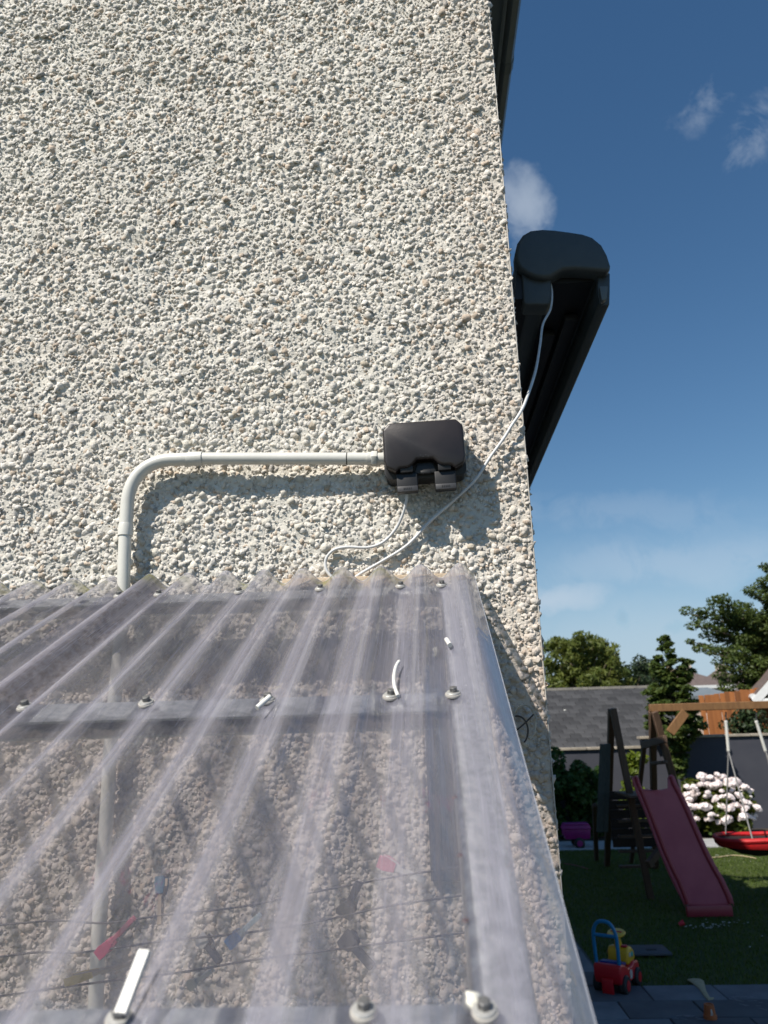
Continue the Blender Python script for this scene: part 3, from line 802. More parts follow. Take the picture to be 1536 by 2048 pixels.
MB().add([roofpt(.046, -.012, -.002), roofpt(.099, -.012, -.002), roofpt(.099, -.012, -.058), roofpt(.046, -.012, -.058), roofpt(.0205, -1.14, -.002), roofpt(.059, -1.14, -.002), roofpt(.059, -1.14, -.058), roofpt(.0205, -1.14, -.058)], [(0,1,2,3), (7,6,5,4), (0,4,5,1), (1,5,6,2), (2,6,7,3), (3,7,4,0)]).build('box_section', M['galv'], raf, bevel=.004, off=raf.location)
MB().prism([roofpt(.030, -.01, -.01), roofpt(.10, -.01, -.01), roofpt(.10, -.01, -.07), roofpt(.030, -.01, -.07)], (0, .005, 0)).build('foot_plate', M['grey_dk'], raf, off=raf.location)
# rust spots
for y, x in ((-.72, .028), (-.80, .027), (-.87, .026), (-.52, .034)):
    MB().lathe(roofpt(x, y, -.0014), [(.0028, 0), (.0022, .0006)], 8, RROT).build('rust_spot', mat('rust', (.30,.09,.03), .9, (.20,.06,.02), 200), raf, off=raf.location)
# dark grey flat strip, upright on the wall under the rafter
post = MB().box((.0435, -.014, 2.125), (.078, .014, .44)).build('dark_strip', M['grey_dk'], None, bevel=.002)
tag(post, 'dark grey upright strip on the pebbledash under the rafter', 'wall plate')
# front posts (below the picture) that carry the frame
for x, lab in ((.066, 'galvanised corner post carrying the right rafter end'), (-1.68, 'galvanised corner post at the left of the lean-to')):
    r = thing('post', lab, 'post', (x, -1.10, 0), 0, 'lean-to posts')
    MB().box((x, -1.10, zroof(-1.10)/2 - .045), (.05, .05, zroof(-1.10) - .09)).build('shaft', M['galv'], r, off=r.location)
    MB().box((x, -1.10, .005), (.12, .12, .01)).build('base_plate', M['galv'], r, off=r.location)
# tan filler under the sheet ends
fl = MB().box((-.085, -.0125, zroof(-.0125) - .001), (.36, .019, .018)).build('filler_strip', M['filler'], None, bevel=.003)
tag(fl, 'tan foam filler strip showing between the sheet ends and the wall', 'filler strip')

# roofing screws
def make_screw(name='roofing_screw'):
    r = thing(name, '', 'screw')
    MB().lathe((0,0,0), [(.0104, -.0004), (.0108, .0010), (.0100, .0030), (.0070, .0036)], 20).build('rubber_seal', M['rubber'], r, True)
    MB().lathe((0,0,0), [(.0086, .0034), (.0090, .0040), (.0082, .0050), (.0050, .0054)], 20).build('washer', M['screw'], r, True)
    MB().lathe((0,0,0), [(.0050, .0052), (.0052, .0056), (.0052, .0104), (.0044, .0110)], 6).build('hex_head', M['hexhead'], r, bevel=.0004)
    return r
ROWS = ((-.079, (0,1,3,5,7,8,9,11), 'top row by the wall'), (-.525, (0,1,3,5,7), 'middle row'), (-.952, (0,1,3), 'bottom row'))
ORD = ['first','second','third','fourth','fifth','sixth','seventh','eighth']
scr0 = None
for y, idx, rowname in ROWS:
    for k, i in enumerate(idx):
        if scr0 is None: r = scr0 = make_screw()
        else:
            r = scr0.copy(); COL.objects.link(r)
            for ch in scr0.children:
                c = ch.copy(); COL.objects.link(c); c.parent = r
        x = valley(i, y) + random.uniform(-.002, .002)
        r.location = roofpt(x, y + random.uniform(-.002, .002), .0052)
        rt = RROT @ Matrix.Rotation(random.uniform(0, 1), 3, 'Z') @ Matrix.Rotation(random.uniform(-.06, .06), 3, 'X') @ Matrix.Rotation(random.uniform(-.06, .06), 3, 'Y')
        r.rotation_euler = rt.to_euler()
        r['label'] = 'hex-head roofing screw, %s from the right in the %s' % (ORD[k], rowname)
        if rowname == 'bottom row': r.scale = (.86, .86, .86)
        r['group'] = 'roofing screws through the sheets'

# ------------------------------------------------------------------ conduit, box, cables on the wall
YC = -.034
def build_conduit():
    rad = .0134
    a = WY(405, 917, YC); b = WY(738, 917.5, YC)
    v0 = WY(257, 985, YC); v1 = WY(250, 1072, YC); v2 = WY(246, 1200, YC)
    root = thing('conduit', 'white plastic conduit bending from the black box down behind the sheets', 'conduit', a)
    off = a
    MB().tube([a + (b-a)*t for t in np.linspace(-.06, 1, 12)], rad*.94, 20).build('straight_pipe', M['pvc'], root, True, off=off)
    # swept bend with a socket at each end
    c0 = WY(375, 918, YC); c1 = WY(252, 1048, YC)
    corner = WY(257, 918, YC)
    pts = [a, c0]
    for t in np.linspace(0, 1, 15):
        s = WY(352, 919, YC); e = WY(254, 1015, YC)
        k1 = s + (corner - s)*.62; k2 = e + (corner - e)*.62
        pts.append(s*(1-t)**3 + k1*3*t*(1-t)**2 + k2*3*t*t*(1-t) + e*t**3)
    pts += [c1, v1]
    bend = MB().tube(pts, rad, 20).build('swept_bend', M['pvc'], root, True, off=off)
    for p, q in ((a, c0), (v1, c1)):
        MB().tube([p, p + (q-p)*.9, q], [rad*1.09, rad*1.09, rad*1.04], 20).build('socket', M['pvc'], bend, True, off=off)
    p = [v1 + Vector((0,0,.01)), v1 + (v2-v1)*.5, v2, WY(236, 1330, YC), WY(222, 1480, YC*.9), WY(214, 1620, YC*.8), WY(205, 1740, YC), WY(196, 1900, YC), WY(190, 2040, YC)]
    MB().tube(spline(p, 8), rad*.94, 16).build('down_pipe', M['pvc'], root, True, off=off)
    g0, g1 = WY(735, 917.5, YC), WY(764, 917.5, YC); d = (g1-g0).normalized()
    gl = MB().tube([g0, g0 + d*.010], rad*1.04, 20).build('adaptor', M['pvc'], root, True, off=off)
    MB().tube([g0 + d*.008, g0 + d*.020], rad*1.22, 6).build('hex_nut', M['pvc'], gl, bevel=.001, off=off)
    MB().tube([g0 + d*.019, g1 + d*.01], rad*.92, 20).build('neck', M['pvc'], gl, True, off=off)
    m0 = WY(694, 917.3, YC)
    MB().tube([m0 - d*.0010, m0 + d*.0012], rad*.952, 20, cap=False).build('marker_line', M['mark'], root, True, off=off)
    for px in (485 + 140, 375):
        s0 = WY(px, 928, YC + .008)
        MB().box(s0, (.014, .012, .010)).build('clip', M['pvc'], root, bevel=.002, off=off)
    for px, py in ((250, 1125),):
        s0 = WY(px, py, YC + .006); MB().box(s0, (.030, .012, .012)).build('clip', M['pvc'], root, bevel=.002, off=off)
build_conduit()

def build_box():
    # local frame on the wall: x right, z up, y out of the wall negative
    cpt = WY(848, 898, -.062)
    root = thing('junction_box', 'black weatherproof junction box with two latches on the pebbledash', 'junction box', (cpt.x, -.004, cpt.z))
    root.rotation_euler = (0, R(-1.6), 0)
    W, H = .158, .110
    def rrect(w, h, y, c):
        pts = []
        for sx, sz, a0 in ((1,-1,-90),(1,1,0),(-1,1,90),(-1,-1,180)):
            for k in range(5):
                a = R(a0 + 22.5*k); pts.append(Vector((sx*(w/2-c) + c*math.cos(a), y, sz*(h/2-c) + c*math.sin(a))))
        return pts
    MB().prism(rrect(W, H, 0, .012), (0, -.046, 0)).build('back_box', M['box_dark'], root, bevel=.002, seg=2)
    MB().prism(rrect(W + .005, H + .004, -.043, .014), (0, -.006, 0)).build('seal_rim', M['box_dark'], root, bevel=.0015)
    # lid: bevelled front with a recess cut out at its lower edge
    w, h = W/2 + .001, H/2
    out = [(-w, h-.014), (-w+.013, h), (w-.013, h), (w, h-.014), (w, -h+.030), (w-.004, -h+.016), (w-.022, -h+.006), (w-.030, -h+.014), (.034, -h+.014),
           (.024, -h+.020), (.016, -h+.030), (-.016, -h+.030), (-.024, -h+.020), (-.034, -h+.014), (-w+.030, -h+.014), (-w+.022, -h+.006), (-w+.004, -h+.016), (-w, -h+.030)]
    MB().prism([(x, -.049, z) for x, z in out], (0, -.024, 0)).build('lid', M['box'], root, bevel=.0045, seg=3, autos=50)
    # central catch recess
    MB().prism([(x, -.047, z) for x, z in ((-.022,-h+.004),(.022,-h+.004),(.016,-h+.026),(-.016,-h+.026))], (0, -.012, 0)).build('catch', M['box_dark'], root, bevel=.002)
    MB().box((0, -.056, -h+.006), (.020, .010, .006)).build('catch_bar', M['box_dark'], root, bevel=.001)
    for x in (-.0375, .0375):
        t = MB().prism([(x-.021, -.044, -h+.006), (x+.021, -.044, -h+.006), (x+.021, -.044, -h-.033), (x-.021, -.044, -h-.033)], (0, -.017, 0)).build('latch', M['box_dark'], root, bevel=.0025, seg=3)
        MB().box((x, -.0605, -h+.018), (.026, .014, .026)).build('latch_hinge', M['box_dark'], t, bevel=.002)
        MB().box((x, -.0615, -h-.027), (.040, .003, .011)).build('grip_strip', M['box_grey'], t, bevel=.0008)
        for k in range(5):
            MB().box((x - .007 + k*.0035, -.0632, -h-.027), (.0018, .0008, .0036)).build('grip_rib', M['box_dark'], t)
    for k in range(4):
        MB().box((-.008 + k*.005, -.0732, -.018 - (k % 2)*.003), (.0022, .0006, .0012)).build('moulded_mark', M['box_grey'], root)
    return root
build_box()

def cable(name, pts, r, m, lab, cat, n=10, seg=10):
    P = spline(pts, seg)
    o = MB().tube(P, r, n).build(name, m, None, True)
    return tag(o, lab, cat)
# awning lead: off the awning, round the arris, down behind the sheets, and back up in a loop into the box
lead = [on(1099, 548, 0, XC + .075), on(1103, 585, 0, XC + .072), on(1100, 620, 0, XC + .07)]
pts = [(WY(1098, 555, .50)), (WY(1104, 585, .47)), WY(1101, 618, .42), WY(1086, 648, .32), WY(1080, 690, .21), WY(1071, 742, .10), WY(1052, 800, .002), WY(1040, 826, -.016), WY(1024, 850, -.020), WY(1008, 876, -.020),
       WY(980, 915, -.024), WY(950, 960, -.022), WY(905, 1003, -.016), WY(860, 1043, -.012), WY(815, 1090, -.012), WY(765, 1122, -.012), WY(725, 1145, -.013), WY(700, 1162, -.014), WY(685, 1166, -.014), WY(668, 1158, -.014),
       WY(653, 1140, -.014), WY(652, 1118, -.014), WY(668, 1100, -.016), WY(695, 1094, -.018), WY(735, 1095, -.02), WY(765, 1085, -.022), WY(790, 1060, -.026), WY(805, 1030, -.034), WY(813, 1000, -.045), WY(814, 980, -.050)]
cable('power_lead', pts, .0031, M['cable'], 'white power lead drooping from the awning to the black junction box', 'cable', 10, 8)
# short wires curled on the wall by the sheet edge
wr = thing('wire_coil', 'coil of thin pale and dark wire hanging on the wall beside the sheet edge', 'wire', WY(1050, 1440, -.012))
def loop(cx, cy, rx, ry, a0, a1, y=-.030):
    return [WY(cx + rx*math.cos(R(a)), cy - ry*math.sin(R(a)), y) for a in np.linspace(a0, a1, 22)]
MB().tube(loop(1048, 1446, 24, 36, 190, -60), .0017, 6).build('pale_loop', M['wire_lt'], wr, True, off=wr.location)
MB().tube(loop(1034, 1462, 22, 30, 100, -50, -.018), .0017, 6).build('dark_loop', M['wire'], wr, True, off=wr.location)
MB().tube(spline([WY(1068, 1428, -.014), WY(1050, 1446, -.018), WY(1032, 1462, -.018), WY(1020, 1474, -.016)], 6), .0015, 6).build('dark_tail', M['wire'], wr, True, off=wr.location)

# ------------------------------------------------------------------ bits lying on the sheets
def onroof(px, py, h=.004):
    """survey a point lying on the valley plane of the roof"""
    d = ray(px, py); n = np.array(NRM); p0 = np.array(roofpt(0, -.5, h))
    t = ((p0 - CAM) @ n)/(d @ n); return Vector((CAM + d*t).tolist())
p, q = onroof(514, 1416, .020), onroof(540, 1393, .026)
o = MB().tube([p, q], .0031, 10).build('cable_offcut', M['offcut'], None, True); tag(o, 'short straight white cable offcut leaning on a middle-row screw', 'cable offcut', 'white cable offcuts')
P = [onroof(796, 1392, .014), onroof(789, 1372, .016), onroof(788, 1352, .018), onroof(792, 1333, .019), onroof(799, 1321, .022)]
o = MB().tube(spline(P, 6), [.0023]*24 + [.0012], 8).build('cable_offcut', M['offcut'], None, True); tag(o, 'curved white cable sheath offcut standing by a middle-row screw', 'cable offcut', 'white cable offcuts')
p, q = onroof(893, 1279, .012), onroof(900, 1290, .012)
o = MB().tube([p, q], .0034, 10).build('cable_offcut', M['offcut'], None, True); tag(o, 'tiny white cable stub lying above the rafter', 'cable offcut', 'white cable offcuts')
# big strip of trunking (a U channel) leaning over the bottom purlin
tr_ = thing('trunking_strip', 'long white plastic trunking strip lying by a bottom-row screw', 'trunking strip', onroof(265, 1970, .01))
p, q = onroof(243, 2032, .016), onroof(291, 1906, .030)
d = (q-p).normalized(); s = d.cross(NRM).normalized(); up = s.cross(d)
MB().prism([p - s*.0038, p + s*.0038, p + s*.0038 + up*.0030, p - s*.0038 + up*.0030], q-p).build('floor', M['offcut'], tr_, off=tr_.location)
for k in (-.62, .38):
    MB().prism([p + s*(.0038*k - (.0013 if k < 0 else .0022)), p + s*(.0038*k + (.0013 if k < 0 else .0022)), p + s*(.0038*k + (.0013 if k < 0 else .0022)) + up*.0042, p + s*(.0038*k - (.0013 if k < 0 else .0022)) + up*.0042], q-p).build('side_lip', M['offcut'], tr_, off=tr_.location)
# blob of silicone
bm = bmesh.new(); bmesh.ops.create_icosphere(bm, subdivisions=3, radius=1)
for v in bm.verts:
    v.co *= 1 + .16*math.sin(4*v.co.x + 1)*math.cos(5*v.co.y) ; v.co.x *= .0065; v.co.y *= .0075; v.co.z *= .005
me = bpy.data.meshes.new('silicone_blob'); bm.to_mesh(me); bm.free(); me.materials.append(M['silicone'])
me.polygons.foreach_set('use_smooth', [True]*len(me.polygons))
o = bpy.data.objects.new('silicone_blob', me); COL.objects.link(o); o.location = onroof(944, 2004, .006); o.rotation_euler = RROT.to_euler()
tag(o, 'white silicone blob beside the lowest right screw', 'sealant')

# ------------------------------------------------------------------ clothes line and pegs under the sheets
def strand(pix, lab):
    P = [WY(a, b, c) for a, b, c in pix]
    o = MB().tube(spline(P, 6), .0016, 6).build('clothes_line', M['line'], None, True)
    tag(o, lab, 'clothes line', 'strands of clothes line')
strand([(-120, 1862, -.22), (100, 1842, -.22), (210, 1846, -.22), (330, 1830, -.22), (480, 1814, -.22), (640, 1782, -.22), (800, 1752, -.22), (925, 1733, -.22)], 'highest strand of clothes line under the clear sheets')
strand([(-120, 1932, -.24), (60, 1906, -.24), (160, 1905, -.24), (330, 1882, -.24), (490, 1866, -.24), (640, 1842, -.24), (780, 1812, -.24), (930, 1790, -.24)], 'second strand of clothes line from the top, under the sheets')
strand([(-120, 2010, -.26), (100, 1978, -.26), (220, 1962, -.26), (360, 1945, -.26), (520, 1918, -.26), (680, 1898, -.26), (800, 1882, -.26), (940, 1864, -.26)], 'lowest strand of clothes line, passing under the yellow-tipped peg')
def peg(px0, py0, px1, py1, y, grip, body, lab, w=.011):
    """spring clothes peg from grip end (0) to jaw end (1)"""
    a = WY(px0, py0, y); b = WY(px1, py1, y - .02); d = b - a; L = d.length; d.normalize()
    r = thing('clothes_peg', lab, 'clothes peg', a, 0, 'clothes pegs on the line')
    s = d.cross(Vector((0, 1, 0))).normalized(); n = s.cross(d).normalized()
    for k, sg in ((0, 1), (1, -1)):
        g = n*(sg*.0042)
        poly = [(-.9, 0), (-.55, -.004), (.55, -.004), (.9, 0), (.75, .3), (.40, .42), (.45, 1.0), (-.45, 1.0), (-.40, .42), (-.75, .3)]
        cut = [(x*w*.62, max(t, 0)*L) for x, t in poly]
        MB().prism([a + s*x + d*t + g*(1.6 - t/L*1.2) for x, t in cut], n*(sg*.0026)).build('peg_leg', body, r, bevel=.0006, seg=1, off=a)
        MB().prism([a + s*x*w*.70 + d*(t*L) + g*(1.7 - t*1.2) + n*(sg*.0024) for x, t in ((-.8,-.02),(.8,-.02),(.95,.12),(.6,.36),(-.6,.36),(-.95,.12))], n*(sg*.0018)).build('grip_pad', grip, r, bevel=.0005, seg=1, off=a)
    c = a + d*L*.45
    MB().tube([c - s*w*.5 , c + s*w*.5], .0030, 8).build('spring', M['wire_lt'], r, True, off=a)
peg(203, 1905, 268, 1836, -.24, M['peg_pink'], M['peg_rose'], 'clothes peg with a crimson grip, over the down pipe', .013)
peg(324, 1756, 320, 1850, -.20, M['peg_dblue'], M['peg_tan'], 'clothes peg with a grey-blue grip pointing straight up', .013)
peg(462, 1884, 520, 1830, -.24, M['peg_blue'], M['peg_paleb'], 'clothes peg with a bright blue grip', .014)
peg(762, 1722, 850, 1762, -.20, M['peg_rose'], M['peg_white'], 'clothes peg with a pale pink grip near the rafter', .016)
peg(140, 1960, 285, 1920, -.27, M['peg_yellow'], M['peg_tan'], 'long clothes peg with a yellow tip, beside the trunking strip', .009)
peg(690, 1825, 718, 1765, -.22, M['peg_grey'], M['peg_grey'], 'dark slate clothes peg, upper of the two slate ones', .022)
peg(690, 1872, 745, 1935, -.22, M['peg_grey'], M['peg_grey'], 'dark slate clothes peg, lower of the two slate ones', .022)
peg(405, 1875, 440, 1925, -.22, M['peg_white'], M['peg_grey'], 'clothes peg with a grey-white grip left of the bright blue one', .016)
peg(385, 1966, 425, 1940, -.24, M['peg_white'], M['peg_white'], 'dirty white clothes peg low down near the trunking', .012)

# ------------------------------------------------------------------ garden: play frame with slide
def at_d(px, py, d): return WY(px, py, d - 1.5)
DA = 11.05
def build_playset():
    apexR = at_d(1305, 1416, DA); zb = apexR.z
    XL = at_d(1226, 1420, DA).x; XR = apexR.x; yc = DA - 1.5
    root = thing('play_frame', 'dark timber climbing frame with swing beam and red slide', 'play frame', (XR, yc, 0))
    off = root.location
    def b(name, p, q, w, h, m, up=(0,1,0), par=root, bev=.006):
        return MB().beam(p, q, w, h, up).build(name, m, par, bevel=bev, seg=1, off=off)
    aL, aR = at_d(1225, 1423, DA), at_d(1307, 1426, DA)
    b('swing_beam', (XR - .04, yc, zb), (XR + 3.6, yc, zb), .09, .10, M['timber_lt'], (0,0,1))
    b('brace', at_d(1340, 1466, DA - .03), at_d(1371, 1424, DA - .03), .045, .12, M['timber_lt'], (0,0,1))
    b('leg', aL + Vector((0, -.04, .04)), G(1302, 1801), .085, .075, M['timber'])
    b('leg', aL + Vector((0, .05, .02)), G(1214, 1734), .085, .075, M['timber'])
    b('leg', aR + Vector((0, -.05, .02)), G(1411, 1786), .085, .075, M['timber'])
    b('leg', aR + Vector((0, .06, .02)), G(1311, 1739), .085, .075, M['timber'])
    b('upright', at_d(1289, 1486, 11.9), G(1262, 1728), .06, .06, M['timber'])
    b('side_post', at_d(1189, 1610, 12.0), G(1193, 1722), .07, .05, M['timber'])
    b('crosspiece', at_d(1284, 1491, 11.75), at_d(1331, 1478, 10.8), .05, .10, M['timber'], (0,0,1))
    b('crosspiece', at_d(1303, 1527, 11.3), at_d(1333, 1524, 10.75), .04, .045, M['timber'], (0,0,1))
    b('ground_brace', at_d(1296, 1730, 10.4), at_d(1326, 1692, 10.7), .06, .09, M['timber'], (0,0,1))
    # deck boards, stair treads and added dark boards standing in for the shade behind
    for k in range(6):
        MB().box(((XL+XR)/2 + .01, yc - .30 + k*.15, 1.33), (XR-XL - .02, .135, .03)).build('deck_board', M['timber'], root, bevel=.003, seg=1, off=off)
    for k in range(5):
        z = .36 + k*.20
        MB().box(((XL+XR)/2 - .02, yc + .62 - k*.06, z), (XR-XL - .06, .09, .03)).build('tread', M['timber'], root, bevel=.003, seg=1, off=off)
    for k in range(6):
        MB().box(((XL+XR)/2 + .04, yc + .80, .64 + k*.125), (XR-XL + .10, .022, .118)).build('shade_board', M['timber_shade'], root, bevel=.002, seg=1, off=off)
    # weathered boards leaning on the left frame
    for k in range(2):
        p, q = at_d(1199 + k*11, 1664, 11.7 + .05*k), at_d(1206 + k*9, 1488, 11.4 + .05*k)
        b('side_board', p, q, .085, .02, M['timber_gr'], (0,1,0), bev=.003)
    # far end of the swing
    for s in (-1, 1):
        b('leg', (XR + 3.5, yc + .05*s, zb - .04), (XR + 3.5 + .1, yc + 1.1*s, 0), .10, .075, M['timber'], (0,1,0))
    # slide: moulded trough with rolled rims
    sx = at_d(1304, 1560, 10.20)
    ys = np.linspace(10.20 - 1.5, G(1420, 1838).y, 26)
    xb = G(1428, 1842).x
    V = []; hw = .228
    sec = [(-hw-.045, .05), (-hw-.045, .15), (-hw-.02, .165), (-hw+.005, .145), (-hw+.02, .02), (-hw*.5, 0), (0, -.002), (hw*.5, 0), (hw-.02, .02), (hw-.005, .145), (hw+.02, .165), (hw+.045, .15), (hw+.045, .05)]
    prof = []
    for i, y in enumerate(ys):
        t = i/25
        z = 1.42*(1 - t)**1.02*(1 - .0) + .075*t + .055*math.sin(t*math.pi*2.15 + .3)*(1-t)**.2 - .0
        if t < .08: z = 1.42 + .055*math.sin(.3)
        if t > .86: z = z + (t-.86)*.30
        prof.append((sx.x + (xb - sx.x)*t, y, z))
    for (x, y, z) in prof:
        V += [(x + a*(.88 + .16*(sx.y - y)/(sx.y - ys[-1])), y, z + c*(1 - .72*max(0, ((sx.y - y)/(sx.y - ys[-1]) - .84)/.16))) for a, c in sec]
    n = len(sec); Fc = [(i*n+k, i*n+k+1, (i+1)*n+k+1, (i+1)*n+k) for i in range(25) for k in range(n-1)]
    sl = MB().add(V, Fc).build('slide', M['slide'], root, True, off=off, autos=50)
    md = sl.modifiers.new('thick', 'SOLIDIFY'); md.thickness = .018; md.offset = -1
    for sg in (-1, 1):
        MB().tube([(x + sg*(hw+.012)*(.88 + .16*(sx.y - y)/(sx.y - ys[-1])), y, z + .155*(1 - .72*max(0, ((sx.y - y)/(sx.y - ys[-1]) - .84)/.16))) for x, y, z in prof], .024, 8).build('rim', M['slide_rim'], sl, True, off=off)
    x, y, z = prof[-1]
    MB().box((x, y + .02, z/2 - .005 + .03), (hw*2 + .08, .06, z + .01)).build('slide_foot', M['slide_rim'], sl, bevel=.015, off=off)
    return XR, yc, zb
PX, PY_, PZ = build_playset()

def build_nest_swing():
    zr = at_d(1500, 1676, DA).z
    cx = at_d(1434, 1676, DA).x + .62
    root = thing('nest_swing', 'red oval nest swing hanging from the timber beam on white ropes', 'swing', (cx, PY_, zr))
    off = root.location
    # boat-shaped fabric body
    V = []; Fc = []; n = 28; rings = [(1.0, .012), (.985, -.03), (.86, -.10), (.62, -.165), (.30, -.20), (.02, -.205)]
    for s, z in rings:
        for k in range(n):
            a = 2*math.pi*k/n; V.append((cx + .63*s*math.cos(a), PY_ + .42*s*math.sin(a), zr + z + .012*math.sin(3*a)))
    for i in range(len(rings)-1):
        for k in range(n):
            k2 = (k+1) % n; Fc.append((i*n+k, i*n+k2, (i+1)*n+k2, (i+1)*n+k))
    body = MB().add(V[:], Fc).build('basket', M['nest_dk'], root, True, off=off)
    md = body.modifiers.new('thick', 'SOLIDIFY'); md.thickness = .012
    MB().tube([(cx + .635*math.cos(a), PY_ + .425*math.sin(a), zr + .008 + .012*math.sin(3*a)) for a in np.linspace(0, 2*math.pi, 41)], .030, 8).build('rim', M['nest'], root, True, off=off)
    V = []; Fc = []
    for s, z in ((1.01, -.005), (1.0, -.055), (.94, -.095)):
        for k in range(n):
            a = 2*math.pi*k/n; V.append((cx + .640*s*math.cos(a), PY_ + .43*s*math.sin(a), zr + z))
    for i in range(2):
        for k in range(n):
            k2 = (k+1) % n; Fc.append((i*n+k, i*n+k2, (i+1)*n+k2, (i+1)*n+k))
    MB().add(V, Fc).build('skirt', M['nest'], root, True, off=off)
    for px, px2, nm in ((1452, 1457, 'a'), (1513, 1531, 'b')):
        t, bq = at_d(px, 1444, DA), at_d(px2, 1502, DA)
        hook = at_d(px, 1424, DA)
        MB().tube([hook, t], .010, 6).build('hook', M['toyblk'], root, True, off=off)
        MB().lathe((t.x, t.y, t.z - .0), [(.02, -.02), (.026, 0), (.02, .02)], 10).build('ring', M['rope'], root, True, off=off)
        MB().tube([t, t*.5 + bq*.5, bq], .021, 8).build('rope_sleeve', M['rope'], root, True, off=off)
        MB().lathe((bq.x, bq.y, bq.z), [(.016, -.02), (.022, 0), (.016, .02)], 8).build('knot', M['rope_gr'], root, True, off=off)
        sx = -1 if nm == 'a' else 1
        for sy, kx in ((-1, .36 if nm == 'a' else .40), (1, .50 if nm == 'a' else .52)):
            e = Vector((cx + sx*.63*kx*1.25, PY_ + sy*.42*.72, zr + .02))
            MB().tube([bq, e], .010, 6).build('rope', M['rope_gr'], root, True, off=off)
build_nest_swing()

# ------------------------------------------------------------------ toys and things on the ground
def build_ride_on():
    c = (G(1208, 1990) + G(1277, 1972))/2
    root = thing('ride_on_car', 'red and yellow ride-on toy car with a blue push handle', 'toy car', (c.x - .02, c.y, .014), R(-32)); root.scale = (.94, .94, .94)
    # local: +y forward, x right
    prof = [(-.25, .10), (-.27, .17), (-.265, .245), (-.235, .26), (-.12, .235), (-.04, .19), (.06, .19), (.12, .215), (.235, .20), (.265, .15), (.255, .09), (.20, .075), (-.18, .075)]
    MB().prism([(-.125, y, z) for y, z in prof], (.25, 0, 0)).build('body', M['toyred'], root, bevel=.022, seg=3, autos=60)
    MB().box((0, -.274, .085), (.105, .02, .12)).build('rear_flap', M['toyred'], root, bevel=.006)
    MB().prism([(-.085, y, z) for y, z in ((-.22,.245),(-.10,.228),(-.02,.195),(.02,.20),(.02,.225),(-.06,.235),(-.12,.262),(-.21,.272))], (.17, 0, 0)).build('seat', M['toynavy'], root, bevel=.01, seg=2)
    for sx in (-1, 1):
        for yy, rr_ in ((-.165, .082), (.165, .078)):
            rot = Matrix.Rotation(R(90), 3, 'Y')
            w = MB().lathe((sx*.118, yy, rr_), [(rr_*.86, -.034), (rr_, -.022), (rr_, .022), (rr_*.86, .034)], 20, rot).build('wheel', M['toyblk'], root, True)
            MB().lathe((sx*.152, yy, rr_), [(rr_*.55, -.006), (rr_*.55, .003), (rr_*.2, .006)], 14, rot).build('hub', M['toyred'], w, True)
    # blue push handle: hoop and cross bar
    hp = [(-.105, -.225, .25), (-.108, -.232, .40), (-.105, -.238, .50), (-.08, -.242, .565), (-.035, -.244, .60), (.035, -.244, .60), (.08, -.242, .565), (.105, -.238, .50), (.108, -.232, .40), (.105, -.225, .25)]
    h = MB().tube(spline(hp, 5), .0165, 10).build('push_handle', M['toyblue'], root, True)
    MB().tube([(-.105, -.238, .485), (.105, -.238, .485)], .015, 10).build('cross_bar', M['toyblue'], h, True)
    # yellow front console with wheel, eyes and buttons
    con = MB().prism([(-.10, y, z) for y, z in ((.04,.19),(.05,.30),(.09,.335),(.17,.325),(.235,.285),(.25,.21),(.20,.19))], (.20, 0, 0)).build('console', M['toyyel'], root, bevel=.025, seg=3, autos=60)
    MB().tube([(0, .10, .32), (0, .075, .43)], [.038, .024], 12).build('column', M['toyyel'], root, True)
    st = MB().lathe((0, .072, .445), [(.05, -.014), (.078, -.012), (.086, 0), (.078, .012), (.05, .014)], 22, Matrix.Rotation(R(12), 3, 'X')).build('steering_wheel', M['toyyel'], root, True)
    MB().box((0, .072, .458), (.11, .022, .012)).build('steering_spoke', M['toyred'], st, bevel=.004)
    for x, y, z, m in ((.102, .09, .27, 'toywht'), (.102, .15, .265, 'toyteal'), (-.102, .10, .27, 'toyred')):
        MB().lathe((x, y, z), [(.022, -.004), (.022, .004), (.012, .008)], 12, Matrix.Rotation(R(90) if x > 0 else R(-90), 3, 'Y')).build('button', M[m], con, True)
    MB().box((.05, .10, .336), (.06, .05, .016)).build('red_key', M['toyred'], con, bevel=.005)
    MB().box((0, .246, .265), (.13, .02, .05)).build('windscreen', M['toynavy'], con, bevel=.006)
    for sx in (-1, 1):
        MB().prism([(sx*.1262, y, z) for y, z in ((-.005,.175),(.035,.165),(.045,.125),(.02,.095),(-.02,.10),(-.03,.145))], (sx*.0016, 0, 0)).build('sticker', M['toywht'], root)
build_ride_on()

def build_trailer():
    c = G(1155, 1698)
    root = thing('toy_trailer', 'purple plastic toy trailer parked on the path by the hedge', 'toy trailer', (c.x, c.y, .02))
    w = .50
    z0, z1 = .17, .42
    V = MB(); V.prism([(-w/2+.02, -.16, z0), (w/2-.02, -.16, z0), (w/2, -.16, z0+.12), (w/2, -.16, z1), (-w/2, -.16, z1), (-w/2, -.16, z0+.12)], (0, .32, 0))
    tub = V.build('tub', M['purple'], root, bevel=.02, seg=2)
    MB().box((0, 0, z1 - .06), (w + .03, .345, .035)).build('band', M['purple'], tub, bevel=.01)
    MB().box((0, 0, z1 + .012), (w - .04, .30, .03)).build('lid', M['purple'], tub, bevel=.01)
    rot = Matrix.Rotation(R(90), 3, 'X')
    for y in (-.175, .175):
        wh = MB().lathe((.02, y, .10), [(.085, -.025), (.10, -.015), (.10, .015), (.085, .025)], 18, rot).build('wheel', M['toyblk'], root, True)
        MB().lathe((.02, y*1.16, .10), [(.055, -.006), (.055, .006), (.03, .008)], 14, rot).build('hub', M['purple'], wh, True)
    MB().tube([(-w/2 + .02, 0, .22), (-w/2 - .12, 0, .20), (-w/2 - .28, 0, .12)], .014, 8).build('tow_bar', M['toyblk'], root, True)
